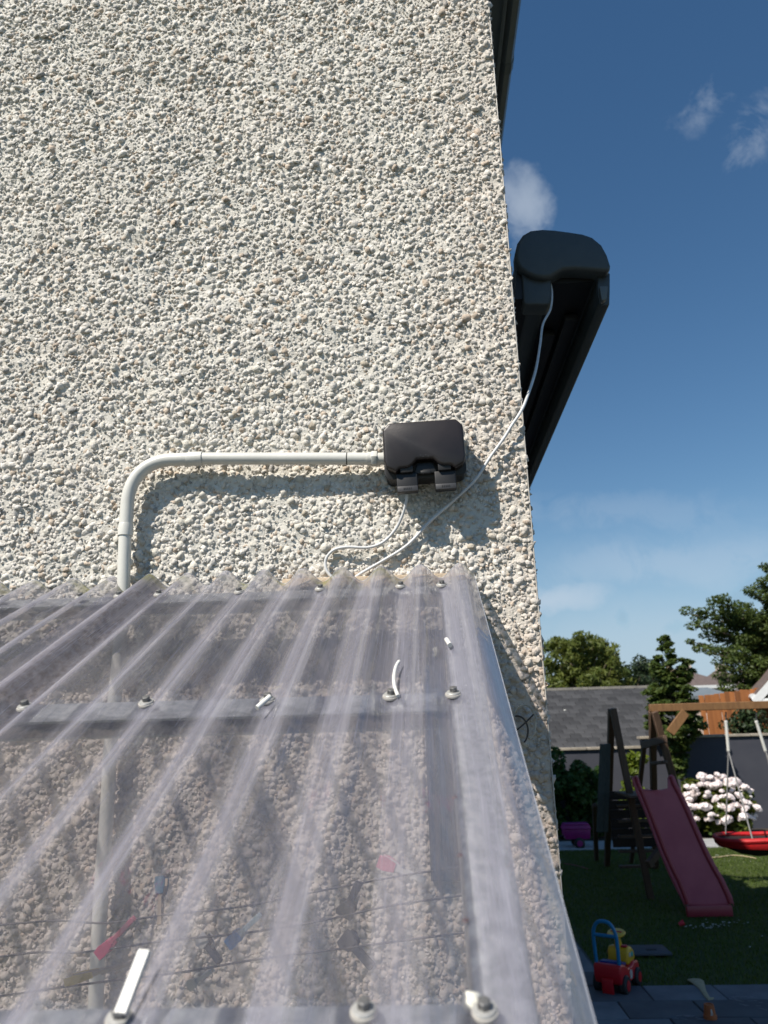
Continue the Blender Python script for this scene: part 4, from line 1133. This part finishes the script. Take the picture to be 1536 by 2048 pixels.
build_trailer()

def build_small():
    # red cup dropped in the grass
    c = G(1364, 1856)
    r = thing('red_cup', 'small bright red plastic cup lying in the grass before the slide', 'cup', (c.x, c.y, .045))
    MB().lathe((0,0,0), [(.022, -.03), (.030, .03), (.027, .03), (.019, -.026)], 14, Matrix.Rotation(R(65), 3, 'Y')).build('shell', M['redball'], r, True)
    # terracotta pot lying mouth-down
    c = G(1421, 2037, .036)
    r = thing('flower_pot', 'small upturned terracotta flower pot on the grey paving', 'flower pot', (c.x, c.y, .037))
    MB().lathe((0,0,0), [(.049, 0), (.050, .022), (.044, .024), (.036, .095), (.026, .096), (.0256, .090)], 20).build('pot', M['clay'], r, True)
    MB().prism([(-.008, -.0440, .030), (.010, -.0440, .034), (.005, -.0395, .072), (-.003, -.0395, .072)], (0, -.002, 0)).build('chalk_mark', M['toywht'], r)
    # flat wooden toy club: fan-shaped blade and a handle
    a = [(1374, 1958), (1386, 1956), (1400, 1957), (1408, 1961), (1410, 1972), (1412, 1980), (1420, 1994), (1428, 1994), (1424, 1998), (1416, 1999), (1409, 1992), (1398, 1976), (1386, 1966)]
    P = [G(px, py, .045) for px, py in a]
    c = P[0]
    o = MB().prism(P, (0, 0, -.014)).build('wooden_bat', M['wood_bat'], None, bevel=.004, seg=2)
    tag(o, 'pale wooden toy bat with a fan-shaped blade on the paving edge', 'wooden bat')
    # drain cover set in the lawn
    a, b_ = G(1262, 1902), G(1335, 1918)
    r = thing('drain_cover', 'grey rectangular drain cover set into the lawn behind the toy car', 'drain cover', ((a.x+b_.x)/2, (a.y+b_.y)/2, .02))
    MB().box((0, 0, .022), (b_.x - a.x + .10, .34, .02)).build('plate', M['cover'], r, bevel=.004)
    MB().box((.02, -.03, .034), (.10, .035, .006)).build('lifting_slot', M['toyblk'], r)
    # thin hose / stick on the grass
    P = [G(px, py, .03) for px, py in ((1418, 1716), (1440, 1714), (1462, 1711), (1485, 1712), (1512, 1717))]
    o = MB().tube(spline(P, 5), .012, 6).build('stick', M['wood_bat'], None, True); tag(o, 'thin pale stick lying on the lawn under the nest swing', 'stick')
    P = [G(px, py, .03) for px, py in ((1128, 1727), (1143, 1729), (1160, 1733), (1176, 1738))]
    o = MB().tube(spline(P, 5), .008, 6).build('skipping_rope', mat('faded_pink_rope', (.35,.06,.08), .7, (.20,.12,.10), 40), None, True); tag(o, 'short pinkish rope on the grass by the house corner', 'rope')
    # chalk scrawls on the paving
    rs = random.Random(4)
    mb = MB()
    for cx, cy, n, sp in ((1480, 1998, 8, 26), (1370, 2034, 8, 26), (1500, 2010, 5, 22)):
        for _ in range(n):
            x, y = cx + rs.uniform(-sp, sp), cy + rs.uniform(-6, 6); p = G(x, y, .0405); q = G(x + rs.uniform(8, 20), y + rs.uniform(-2, 5), .0405)
            d = (q-p).normalized(); s = d.cross(Vector((0,0,1)))*.004
            mb.add([p-s, p+s, q+s, q-s], [(0,1,2,3)])
    o = mb.build('chalk_drawing', mat('chalk', (.30,.30,.32), .95, (.22,.20,.24), 90)); o.parent = patio
build_small()

# ------------------------------------------------------------------ foliage tools
def leaf_cloud(centres, radii, n, size, seed, flat=.6, elong=1.7, droop=.0):
    """n small folded leaves spread through a set of clumps"""
    r = np.random.default_rng(seed); centres = np.asarray(centres, float); radii = np.asarray(radii, float)
    if radii.ndim == 1: radii = np.repeat(radii[:, None], 3, 1)
    w = (radii.prod(1))**(2/3); idx = r.choice(len(centres), n, p=w/w.sum())
    d = r.normal(0, 1, (n, 3)); d /= np.linalg.norm(d, axis=1)[:, None]
    rad = r.uniform(.35, 1, n)**.5
    P = centres[idx] + d*rad[:, None]*radii[idx]
    nrm = d*.6 + r.normal(0, .55, (n, 3)) + np.array([0, 0, flat]); nrm /= np.linalg.norm(nrm, axis=1)[:, None]
    t = r.normal(0, 1, (n, 3)) + d*.8 + np.array([0, 0, -droop]); t -= nrm*(t*nrm).sum(1)[:, None]; t /= np.linalg.norm(t, axis=1)[:, None]
    b = np.cross(nrm, t)
    s = size*r.uniform(.6, 1.35, n)[:, None]
    A = P - t*s*elong*.5; C = P + t*s*elong*.5; B = P + b*s*.5 + nrm*s*.12; Dd = P - b*s*.5 + nrm*s*.12
    V = np.stack([A, B, C, Dd], 1).reshape(-1, 3)
    k = np.arange(n)*4
    Fc = np.concatenate([np.stack([k, k+1, k+2], 1), np.stack([k, k+2, k+3], 1)])
    return V, Fc
def crown(parent, centres, radii, n, size, seed, m, name='crown', off=(0,0,0), **kw):
    V, Fc = leaf_cloud(centres, radii, n, size, seed, **kw)
    return mesh_np(name, V - np.array(off), Fc, m, parent, False)
def tree(name, lab, base, height, spread, clumps, n, leaf, seed, mleaf, mbark, group=None, trunk=.12, low=.3, clump_r=.25, flat=.6, elong=1.7, droop=0, topbias=1.0, shape='round'):
    r = random.Random(seed); base = Vector(base)
    root = thing(name, lab, 'tree', base, 0, group)
    tops = []; mb = MB(); rr_ = []
    mb.tube([(0,0,0), (r.uniform(-.1,.1)*spread, r.uniform(-.1,.1)*spread, height*.45), (r.uniform(-.1,.1)*spread, 0, height*.82)], [trunk, trunk*.7, trunk*.2], 8)
    for k in range(clumps):
        t = low + (1-low)*((k+.5)/clumps)**topbias
        a = k*2.399 + r.uniform(-.5, .5)
        if shape == 'round': ext = spread*math.sqrt(max(.05, 1 - ((t-.55)/.52)**2))
        elif shape == 'column': ext = spread*(1.0 if t < .7 else max(.15, (1-t)/.3))
        else: ext = spread*(1 - t)*1.1 + .05
        ext *= r.uniform(.35, 1.0)
        p = Vector((math.cos(a)*ext, math.sin(a)*ext*.9, height*t*r.uniform(.95, 1.03)))
        tops.append(p); s = clump_r*r.uniform(.55, 1.35); rr_.append((s, s, s*.72))
        for q in (.45, .75, 1.12):
            w = Vector((0, 0, max(height*.3, p.z - ext*.55))); e = w + (p - w)*q + Vector((r.gauss(0, .3), r.gauss(0, .3), r.gauss(0, .25)))*clump_r
            sc = clump_r*r.uniform(.25, .75); tops.append(e); rr_.append((sc*1.2, sc*1.2, sc*.8))
        st = Vector((0, 0, max(height*.15, p.z - ext*.8 - height*.08)))
        mb.tube([st, (st+p)/2 + Vector((0,0,-.03*height)), p], [trunk*.35, trunk*.22, trunk*.06], 5)
    mb.build('trunk', mbark, root, True)
    V, Fc = leaf_cloud([t[:] for t in tops], rr_, n, leaf, seed, flat, elong, droop)
    mesh_np('crown', V, Fc, mleaf, root)
    return root

# ------------------------------------------------------------------ beds: wall, hedge, upright tree, hydrangea
YW = YP1 + 1.55                         # dark boundary wall
XS = WY(1284, 1480, YW).x               # where it steps up
zl = WY(1180, 1500, YW).z; zr_ = WY(1450, 1474, YW).z
wl = thing('garden_wall', 'dark navy rendered garden wall with a stepped concrete coping', 'garden wall', (XS, YW, 0))
MB().box(((.3 + XS)/2, YW + .10, zl/2), (XS - .3, .20, zl)).build('low_length', M['navy'], wl, off=wl.location)
MB().box(((XS + 10.5)/2 + .0, YW + .10, zr_/2), (10.5 - XS, .21, zr_)).build('high_length', M['navy'], wl, off=wl.location)
k = 0
x = .6
while x < XS - .1:
    w = min(.62, XS - x - .02)
    MB().box((x + w/2, YW + .09, zl + .032), (w - .012, .30, .06)).build('coping_stone', M['coping'], wl, bevel=.008, seg=1, off=wl.location); x += .62
x = XS - .06
while x < 9.6:
    MB().box((x + .31, YW + .09, zr_ + .032), (.608, .30, .06)).build('coping_stone', M['coping'], wl, bevel=.008, seg=1, off=wl.location); x += .62

YH = YP1 + .75
hr = thing('hedge', 'dark green leafy hedge in front of the navy wall', 'hedge', (2.9, YH, 0))
rs = random.Random(12)
cs = []; rd = []
for _ in range(46):
    x = rs.uniform(1.9, 3.75); z = rs.uniform(.1, 1.62 - .45*max(0, (x - 3.0)))
    cs.append((x, YH + rs.uniform(-.35, .35), z)); s = rs.uniform(.18, .30); rd.append((s, s, s))
crown(hr, cs, rd, 11000, .075, 5, M['leaf_hedge'], 'foliage', hr.location, flat=.4)
mb = MB()
for _ in range(9):
    x = rs.uniform(2.0, 3.7); mb.tube([(x, YH, 0), (x + rs.uniform(-.2,.2), YH + rs.uniform(-.2,.2), 1.0)], [.022, .010], 6)
mb.build('stems', M['bark'], hr, True, off=hr.location)
ls = WY(1262, 1535, YH - .2)
lr = thing('lime_shrub', 'lime green leafy shrub seen through the climbing frame', 'shrub', (ls.x, ls.y, 0))
cs = [(ls.x + rs.gauss(0, .13), ls.y + rs.gauss(0, .1), rs.uniform(.3, 1.75)) for _ in range(20)]
crown(lr, cs, [(.16,.14,.13)]*20, 1300, .085, 6, M['leaf_lime'], 'foliage', lr.location, flat=.5)
mb = MB()
for _ in range(6):
    mb.tube([(ls.x, ls.y, 0), (ls.x + rs.uniform(-.1,.1), ls.y, .8), (ls.x + rs.uniform(-.25,.25), ls.y + rs.uniform(-.1,.1), 1.7)], [.014, .010, .005], 5)
mb.build('stems', M['bark'], lr, True, off=lr.location)

# upright young tree: a column of tiered foliage on a thin clear stem
def build_upright():
    yb = YP1 + .95
    base = WY(1376, 1640, yb); topz = WY(1340, 1268, yb).z
    cx = WY(1362, 1500, yb).x
    root = thing('upright_tree', 'tall columnar young tree with tiered leaves beside the swing beam', 'tree', (base.x, yb, 0))
    off = root.location
    r = random.Random(3)
    mb = MB(); mb.tube([(base.x, yb, 0), (base.x - .02, yb, .9), (cx, yb, 2.0), (cx - .05, yb, topz)], [.045, .04, .035, .008], 8)
    cs = []; rd = []
    def ring(z, w, n, s):
        for _ in range(n):
            a = r.uniform(0, 6.28); rr_ = w*r.uniform(.35, 1)
            cs.append((xc(z) + math.cos(a)*rr_, yb + math.sin(a)*rr_, z + r.uniform(-.05, .05))); k = s*r.uniform(.75, 1.3); rd.append((k, k, k*.45))
            mb.tube([(xc(z), yb, z - .18), (cs[-1][0], cs[-1][1], cs[-1][2])], [.010, .004], 4)
    def xc(z): return base.x + (cx - .06 - base.x)*min(1, z/2.6)
    z = 1.25
    while z < topz - .1:
        t = z
        if t < 1.75: w, n = .16, 3
        elif t < 2.05: w, n = .26, 5
        elif t < 3.1: w, n = .58, 13
        elif t < 3.6: w, n = .52, 11
        elif t < 3.88: w, n = .36, 7
        else: w, n = .14, 3
        ring(t, w, n, .13 if t < 3.5 else .10); z += .115
    mb.build('trunk', M['bark_lt'], root, True, off=off)
    V, Fc = leaf_cloud(cs, rd, 13000, .060, 9, 1.2, 1.8, .2)
    mesh_np('crown', V - np.array(off), Fc, M['leaf_col'], root)
build_upright()

def build_hydrangea():
    yb = YP1 + .38
    c = WY(1440, 1640, yb); top = WY(1450, 1548, yb); rgt = WY(1512, 1630, yb); lft = WY(1362, 1630, yb)
    root = thing('hydrangea', 'white flowering hydrangea bush against the navy wall', 'shrub', (c.x, yb, 0))
    off = root.location
    hw = (rgt.x - lft.x)/2; H = top.z; cx = (rgt.x + lft.x)/2
    r = random.Random(8); cs = []; rd = []
    for _ in range(50):
        a = r.uniform(0, 6.28); q = math.sqrt(r.uniform(0, 1)); z = r.uniform(.12, H - .18)
        sc = math.sqrt(max(.1, 1 - ((z - H*.5)/(H*.62))**2))
        cs.append((cx + hw*.9*q*sc*math.cos(a), yb + .55*q*sc*math.sin(a), z)); rd.append((.17,.16,.13))
    V, Fc = leaf_cloud(cs, rd, 4800, .095, 15, .7, 1.5)
    mesh_np('foliage', V - np.array(off), Fc, M['leaf_hyd'], root)
    mb = MB()
    for _ in range(12):
        a = r.uniform(0, 6.28); mb.tube([(cx + .1*math.cos(a), yb + .1*math.sin(a), 0), (cx + hw*.7*math.cos(a), yb + .3*math.sin(a), H*.7)], [.012, .006], 5)
    mb.build('stems', M['bark'], root, True, off=off)
    meshes = []
    for v in range(5):
        rr_ = np.random.default_rng(v + 70); n = 44
        d = rr_.normal(0, 1, (n, 3)); d /= np.linalg.norm(d, axis=1)[:, None]; d[:, 2] = np.abs(d[:, 2])*1.0 - .22
        P = d*np.array([1, 1, .78])*rr_.uniform(.86, 1.04, n)[:, None]
        nrm = P*np.array([1,1,1.3]) + rr_.normal(0, .16, (n, 3)); nrm /= np.linalg.norm(nrm, axis=1)[:, None]
        t = np.cross(nrm, rr_.normal(0, 1, (n, 3))); t /= np.linalg.norm(t, axis=1)[:, None]; b = np.cross(nrm, t); s = .34
        V = np.stack([P - t*s, P + b*s + nrm*.06, P + t*s, P - b*s + nrm*.06], 1).reshape(-1, 3); k = np.arange(n)*4
        # solid heart of the head
        bm = bmesh.new(); bmesh.ops.create_icosphere(bm, subdivisions=1, radius=.86)
        V2 = np.array([(q.co.x, q.co.y, q.co.z*.72) for q in bm.verts]); bm.verts.index_update(); F2 = np.array([[q.index for q in f.verts] for f in bm.faces]); bm.free()
        Fc = np.concatenate([np.stack([k, k+1, k+2], 1), np.stack([k, k+2, k+3], 1), F2 + len(V)])
        o = mesh_np('flower_head', np.concatenate([V, V2]), Fc, M['petal'], None); meshes.append(o.data); bpy.data.objects.remove(o)
    placed = []
    tries = 0
    while len(placed) < 72 and tries < 6000:
        tries += 1
        a = r.uniform(math.pi*.98, math.pi*2.02); el = r.uniform(-.55, 1.45)
        k = r.uniform(.74, 1.06)
        p = Vector((cx + hw*k*math.cos(a)*math.cos(el), yb + .62*k*math.sin(a)*math.cos(el), H*.50 + H*.48*k*math.sin(el)))
        s = r.choice((.06, .08, .09, .105, .12))*r.uniform(.9, 1.1)
        if any((p - q).length < (s + t)*.70 for q, t in placed): continue
        placed.append((p, s))
    for i, (p, s) in enumerate(placed):
        o = bpy.data.objects.new('flower_head', meshes[i % 5]); COL.objects.link(o); o.parent = root
        o.location = p - Vector(off); o.scale = (s, s, s); o.rotation_euler = (r.uniform(.1, .7), r.uniform(-.4, .4), r.uniform(0, 6))
build_hydrangea()

# ------------------------------------------------------------------ beyond the wall: outbuilding with slate roof
def build_shed():
    ye, yr = YW + 1.0, YW + 4.2
    ze = WY(1180, 1497, ye).z; zr2 = WY(1180, 1378, yr).z
    x0, x1 = 1.6, WY(1398, 1455, ye).x
    root = thing('slate_outbuilding', 'low outbuilding with a grey slate roof behind the navy wall', 'outbuilding', (x0, ye, 0))
    off = root.location
    MB().prism([(x0 + .1, ye + .2, 0), (x0 + .1, ye + .2, ze - .02), (x0 + .1, yr, zr2 - .12), (x0 + .1, yr + 3.2, ze - .02), (x0 + .1, yr + 3.2, 0)], (x1 - x0 - .2, 0, 0)).build('walls', M['rendergrey'], root, off=off)
    d = Vector((0, yr - ye, zr2 - ze)); L = d.length; d.normalize(); n = Vector((0, -d.z, d.y))
    roof = MB().prism([(x0, ye, ze), (x0, yr, zr2), (x0, yr, zr2 - .06), (x0, ye, ze - .06)], (x1 - x0, 0, 0)).build('roof', M['slate_base'], root, off=off)
    MB().prism([(x0, yr + .004, zr2), (x0, yr + 3.4, ze), (x0, yr + 3.4, ze - .06), (x0, yr + .004, zr2 - .06)], (x1 - x0, 0, 0)).build('rear_slope', M['slate'], root, off=off)
    rows = 15; cols = 19; g = L/rows; wv = (x1 - x0)/cols
    tile = MB().box((0, 0, 0), (wv - .012, g*1.25, .014)).build('slate', M['slate'], roof)
    rot = Matrix((Vector((1,0,0)), d, n)).transposed()
    for r in range(rows):
        for c in range(cols):
            o = tile if (r == 0 and c == 0) else tile.copy()
            if o is not tile: COL.objects.link(o)
            o.parent = roof
            p = Vector((x0 + (c + .5)*wv + (wv*.5 if r % 2 else 0) - (wv*.25), ye, ze)) + d*(g*(r + .52)) + n*(.022 + random.uniform(-.003, .003))
            o.location = p - Vector(off)
            o.rotation_euler = (rot @ Matrix.Rotation(R(2.6), 3, 'X') @ Matrix.Rotation(random.uniform(-.006, .006), 3, 'Z')).to_euler()
    x = x0
    while x < x1 - .1:
        MB().prism([(x, yr - .12, zr2 - .02), (x, yr - .03, zr2 + .055), (x, yr + .03, zr2 + .055), (x, yr + .12, zr2 - .02)], (.44, 0, 0)).build('ridge_tile', M['ridge'], root, off=off); x += .45
    MB().box(((x0+x1)/2, ye - .03, ze - .07), (x1 - x0, .07, .09)).build('gutter', M['fascia2'], root, off=off)
    # a small white lichen spot / bird mark
    p = WY(1130, 1427, ye + 1.9); t = (p.y - ye)/(yr - ye); q = Vector((p.x, p.y, ze + (zr2-ze)*t)) + n*.04
    MB().lathe(q, [(.03, -.01), (.03, .004)], 10, rot).build('white_spot', M['daisy'], roof, off=off)
build_shed()

# ------------------------------------------------------------------ orange board fence, conifer, white-gabled house
def build_fence():
    yf = YW + 3.0
    a = WY(1398, 1392, yf); b = WY(1510, 1376, yf); zb = 0.0
    root = thing('board_fence', 'orange stained vertical board fence beyond the navy wall', 'fence', (a.x, yf, 0))
    off = root.location
    x = a.x; w = .135; k = 0; rs_ = random.Random(2)
    proto_ = None
    while x < b.x + 1.2:
        t = (x - a.x)/(b.x - a.x); ht = a.z + (b.z - a.z)*t
        o = MB().box((0, 0, .5), (w - .003, .022, 1.0)).build('board', M['orange'], root, bevel=.003, seg=1) if proto_ is None else proto_.copy()
        if proto_ is None: proto_ = o
        else: COL.objects.link(o)
        o.parent = root; o.location = (x + w/2 - off[0], rs_.uniform(-.006, .006), 0); o.scale = (1, 1, ht + rs_.uniform(-.015, .015)); o.rotation_euler = (0, rs_.uniform(-.004, .004), 0)
        x += w; k += 1
    for z in (.5, 1.6, 2.6):
        MB().box(((a.x + x)/2, yf + .045, z), (x - a.x, .04, .09)).build('rail', M['timber_lt'], root, off=off)
build_fence()
c = WY(1492, 1470, YW + 2.0)
tree('conifer_shrub', 'dark green fuzzy conifer shrub behind the navy wall', (c.x, YW + 1.9, 0), 2.62, .52, 34, 4500, .055, 31, M['leaf_con'], M['bark'], trunk=.06, low=.35, clump_r=.26, shape='round', elong=2.2)

def build_white_gable():
    yg = YW + 2.6
    e = WY(1521, 1400, yg)
    root = thing('gabled_house', 'cream house with a white bargeboard gable and brown roof at the right edge', 'house', (e.x, yg, 0), R(-15))
    off = root.location
    hw = 3.4; rise = hw*.98; x0 = e.x + .22; ze = e.z + .30
    wl_ = MB().prism([(x0, yg + .25, 0), (x0 + 2*hw, yg + .25, 0), (x0 + 2*hw, yg + .25, ze + .05), (x0 + hw, yg + .25, ze + rise), (x0, yg + .25, ze + .05)], (0, 8, 0)).build('walls', M['cream'], root, off=off)
    def slab(p, q, t, y, dy, m, nm, par=root):
        p, q = Vector(p), Vector(q); d = (q-p).normalized(); n = Vector((-d.z, 0, d.x)); n = n if n.z > 0 else -n
        P = [p, q, q + n*t, p + n*t]; return MB().prism([(v.x, y, v.z) for v in P], (0, dy, 0)).build(nm, m, par, off=off)
    el = (x0 - .30, 0, ze - .26); pk = (x0 + hw, 0, ze + rise + .04); er = (x0 + 2*hw + .30, 0, ze - .26)
    slab(el, pk, .12, yg + .06, 8.6, M['rooftile'], 'roof'); slab(er, pk, .12, yg + .06, 8.6, M['rooftile'], 'roof')
    bb = slab((el[0], 0, el[2] - .16), (pk[0], 0, pk[2] - .16), .19, yg, .05, M['whiteup'], 'bargeboard')
    slab((er[0], 0, er[2] - .16), (pk[0], 0, pk[2] - .16), .19, yg, .05, M['whiteup'], 'bargeboard')
    MB().box((x0 - .02, yg + .16, ze - .36), (.44, .30, .20)).build('boxed_eave', M['whiteup'], root, bevel=.02, off=off)
    MB().tube([(el[0] - .08, yg + .02, ze - .20), (el[0] - .08, yg + 8.4, ze - .20)], .075, 10).build('gutter', M['whiteup'], root, True, off=off)
    MB().tube([(x0 + .12, yg + .17, ze - .4), (x0 + .12, yg + .17, 0)], .04, 8).build('downpipe', M['whiteup'], root, True, off=off)
    w = MB().box((x0 + 2.2, yg + .24, 1.7), (1.3, .06, 1.2)).build('window', M['whiteup'], root, off=off)
    MB().box((x0 + 2.2, yg + .205, 1.7), (1.15, .02, 1.05)).build('pane', M['glass'], w, off=off)
build_white_gable()

# ------------------------------------------------------------------ far houses
def far_house(lab, pxl, pxr, pye, pyr, d, wallm, roofm, win):
    y = d - 1.5
    a = WY(pxl, pye, y); b = WY(pxr, pye, y); t = WY((pxl + pxr)/2, pyr, y + 3)
    root = thing('far_house', lab, 'house', ((a.x+b.x)/2, y, 0), 0, 'far houses')
    off = root.location
    dp = 7.0; ze = a.z; zr = t.z
    wl_ = MB().box(((a.x+b.x)/2, y + dp/2, ze/2), (b.x - a.x, dp, ze)).build('walls', wallm, root, off=off)
    o = .35; cx = (a.x+b.x)/2; hw = (b.x-a.x)/2
    rx = hw*.25
    V = [(a.x-o, y-o, ze), (b.x+o, y-o, ze), (b.x+o, y+dp+o, ze), (a.x-o, y+dp+o, ze), (cx-rx, y+dp/2, zr), (cx+rx, y+dp/2, zr)]
    MB().add(V, [(0,1,5,4), (1,2,5), (2,3,4,5), (3,0,4), (3,2,1,0)]).build('roof', roofm, root, off=off)
    MB().box((cx, y - o - .05, ze - .08), (b.x - a.x + 2*o, .10, .16)).build('gutter', M['whiteup'], root, off=off)
    MB().box((cx + rx*.4, y + dp/2, zr + .0), (.5, .4, .7)).build('chimney', wallm, root, off=off)
    for u, z, w, h in win:
        f_ = MB().box((a.x + (b.x-a.x)*u, y - .01, ze - z), (w, .10, h)).build('window', M['whiteup'], root, off=off)
        MB().box((a.x + (b.x-a.x)*u, y - .065, ze - z), (w - .2, .03, h - .2)).build('pane', M['glass'], f_, off=off)
far_house('distant hip-roofed brown tiled house between the upright tree and the big tree', 1386, 1452, 1372, 1340, 42, M['pinkwall'], M['rooftile'], ((.25, 1.0, 1.1, 1.1), (.62, 1.0, 1.1, 1.1)))
far_house('distant cream house half hidden behind the big tree', 1456, 1520, 1376, 1338, 48, M['cream'], M['rooftile'], ((.3, 1.1, 1.2, 1.1), (.7, 1.1, 1.2, 1.1)))
def build_lean_shed():
    y = YW + 8; a = WY(1392, 1386, y); b = WY(1452, 1382, y)
    root = thing('blue_roof_shed', 'low building with a blue-grey roof just above the orange fence', 'shed', (a.x, y, 0))
    MB().box(((a.x+b.x)/2, y + 1, a.z/2 - .1), (b.x - a.x, 2, a.z - .2)).build('walls', M['pinkwall'], root, off=root.location)
    MB().prism([(a.x - .2, y - .2, a.z - .2), (a.x - .2, y + 2.2, a.z + .18), (a.x - .2, y + 2.2, a.z + .28), (a.x - .2, y - .2, a.z - .1)], (b.x - a.x + .4, 0, 0)).build('roof', M['bluegrey'], root, off=root.location)
    for k in range(3):
        f_ = MB().box((a.x + .5 + k*.75, y - .02, a.z - .62), (.5, .06, .5)).build('window', M['whiteup'], root, off=root.location)
        MB().box((a.x + .5 + k*.75, y - .06, a.z - .62), (.38, .02, .38)).build('pane', M['glass'], f_, off=root.location)
build_lean_shed()

# ------------------------------------------------------------------ trees beyond
def tree_at(px, py_top, y, **kw):
    p = WY(px, py_top, y); return p
p = WY(1160, 1276, 27); 
tree('willow_tree', 'airy light green willow-like tree above the slate roof', (p.x, 27, 0), p.z, 1.85, 110, 17000, .075, 41, M['leaf_willow'], M['bark_lt'], 'trees beyond the wall', trunk=.10, low=.38, clump_r=.30, flat=.1, elong=3.2, droop=.5)
p = WY(1205, 1300, 30)
tree('willow_tree', 'thin darker tree just right of the willow over the slate roof', (p.x, 30, 0), p.z, 1.15, 60, 5500, .075, 42, M['leaf_mid'], M['bark_lt'], 'trees beyond the wall', trunk=.09, low=.42, clump_r=.24, flat=.2, elong=2.6, droop=.3)
for k, (px, py, y, s, n, lab) in enumerate(((1262, 1340, 44, 1.7, 4500, 'far dark tree left of the upright tree, the lower of the two'), (1296, 1322, 46, 1.9, 5500, 'far dark tree touching the upright tree, the taller of the two'), (1395, 1352, 70, 2.2, 3500, 'very distant dark tree low behind the far houses'))):
    p = WY(px, py, y)
    tree('dark_tree', lab, (p.x, y, 0), p.z, s, 34, n, .13, 51 + k, M['leaf_dark'], M['bark'], 'trees beyond the wall', trunk=.14, low=.3, clump_r=.62, flat=.5)

def build_big_tree():
    y = YW + 5.2
    c = WY(1520, 1300, y)
    root = thing('broadleaf_tree', 'big broadleaf tree reaching in from the right edge over the houses', 'tree', (c.x + .9, y, 0), 0, 'trees beyond the wall')
    off = Vector(root.location)
    S = Vector((c.x + .9, y, 0))
    mb = MB(); zt = WY(1536, 1120, y).z
    mb.tube([S, S + Vector((-.05, 0, 1.6)), S + Vector((.05, .1, 3.0)), S + Vector((.1, .1, zt + .9))], [.17, .14, .10, .02], 9)
    cs = []; rd = []; r = random.Random(77)
    # limbs: where each outer branch tip hangs, with leaf clumps strung along it
    tips = [(1372, 1226), (1384, 1248), (1402, 1222), (1386, 1284), (1396, 1295), (1420, 1215), (1424, 1196), (1446, 1222), (1412, 1252), (1408, 1270), (1440, 1268), (1428, 1325), (1434, 1348), (1448, 1362), (1470, 1358), (1476, 1206), (1500, 1180), (1520, 1160), (1536, 1130), (1560, 1140), (1470, 1250), (1470, 1300), (1500, 1240), (1505, 1290), (1530, 1220), (1540, 1280), (1500, 1335), (1480, 1372), (1530, 1330), (1580, 1200), (1600, 1270), (1580, 1330), (1640, 1220), (1620, 1160), (1455, 1330), (1440, 1300)]
    for px, py in tips:
        t = WY(px, py, y + r.uniform(-.7, .7))
        st = S + Vector((r.uniform(-.05,.05), 0, max(1.5, t.z - .55 - r.uniform(0, .3))))
        mid = (st + t)/2 + Vector((0, 0, -.10))
        pts = spline([st, mid, t], 5); mb.tube(pts, [.045*(1 - i/len(pts)) + .006 for i in range(len(pts))], 5)
        L = (t - st).length
        for q in np.linspace(.30, 1.0, 9):
            pp = pts[min(len(pts)-1, int(q*(len(pts)-1)))]
            s = r.uniform(.15, .30)*(1.25 - .55*q)
            cs.append((pp.x + r.gauss(0, .06), pp.y + r.gauss(0, .10), pp.z + r.gauss(0, .05))); rd.append((s*1.2, s*1.2, s*.75))
    mb.build('trunk', M['bark'], root, True, off=off)
    V, Fc = leaf_cloud(cs, rd, 36000, .060, 78, .6, 1.7, .1)
    mesh_np('crown', V - np.array(off), Fc, M['leaf_mid'], root)
build_big_tree()
# low belt of far greenery that closes the horizon
cs = []; rd = []; r = random.Random(5)
for k in range(150):
    a = R(r.uniform(-75, 75)); d = r.uniform(85, 130); s = r.uniform(2.5, 4.5)
    cs.append((d*math.sin(a), d*math.cos(a), s*.35)); rd.append((s*1.5, s*1.5, s*.55))
V, Fc = leaf_cloud(cs, rd, 26000, .55, 6, .5)
tag(mesh_np('treeline', V, Fc, M['leaf_dark']), 'far dark treeline low on the horizon', 'treeline', kind='stuff')
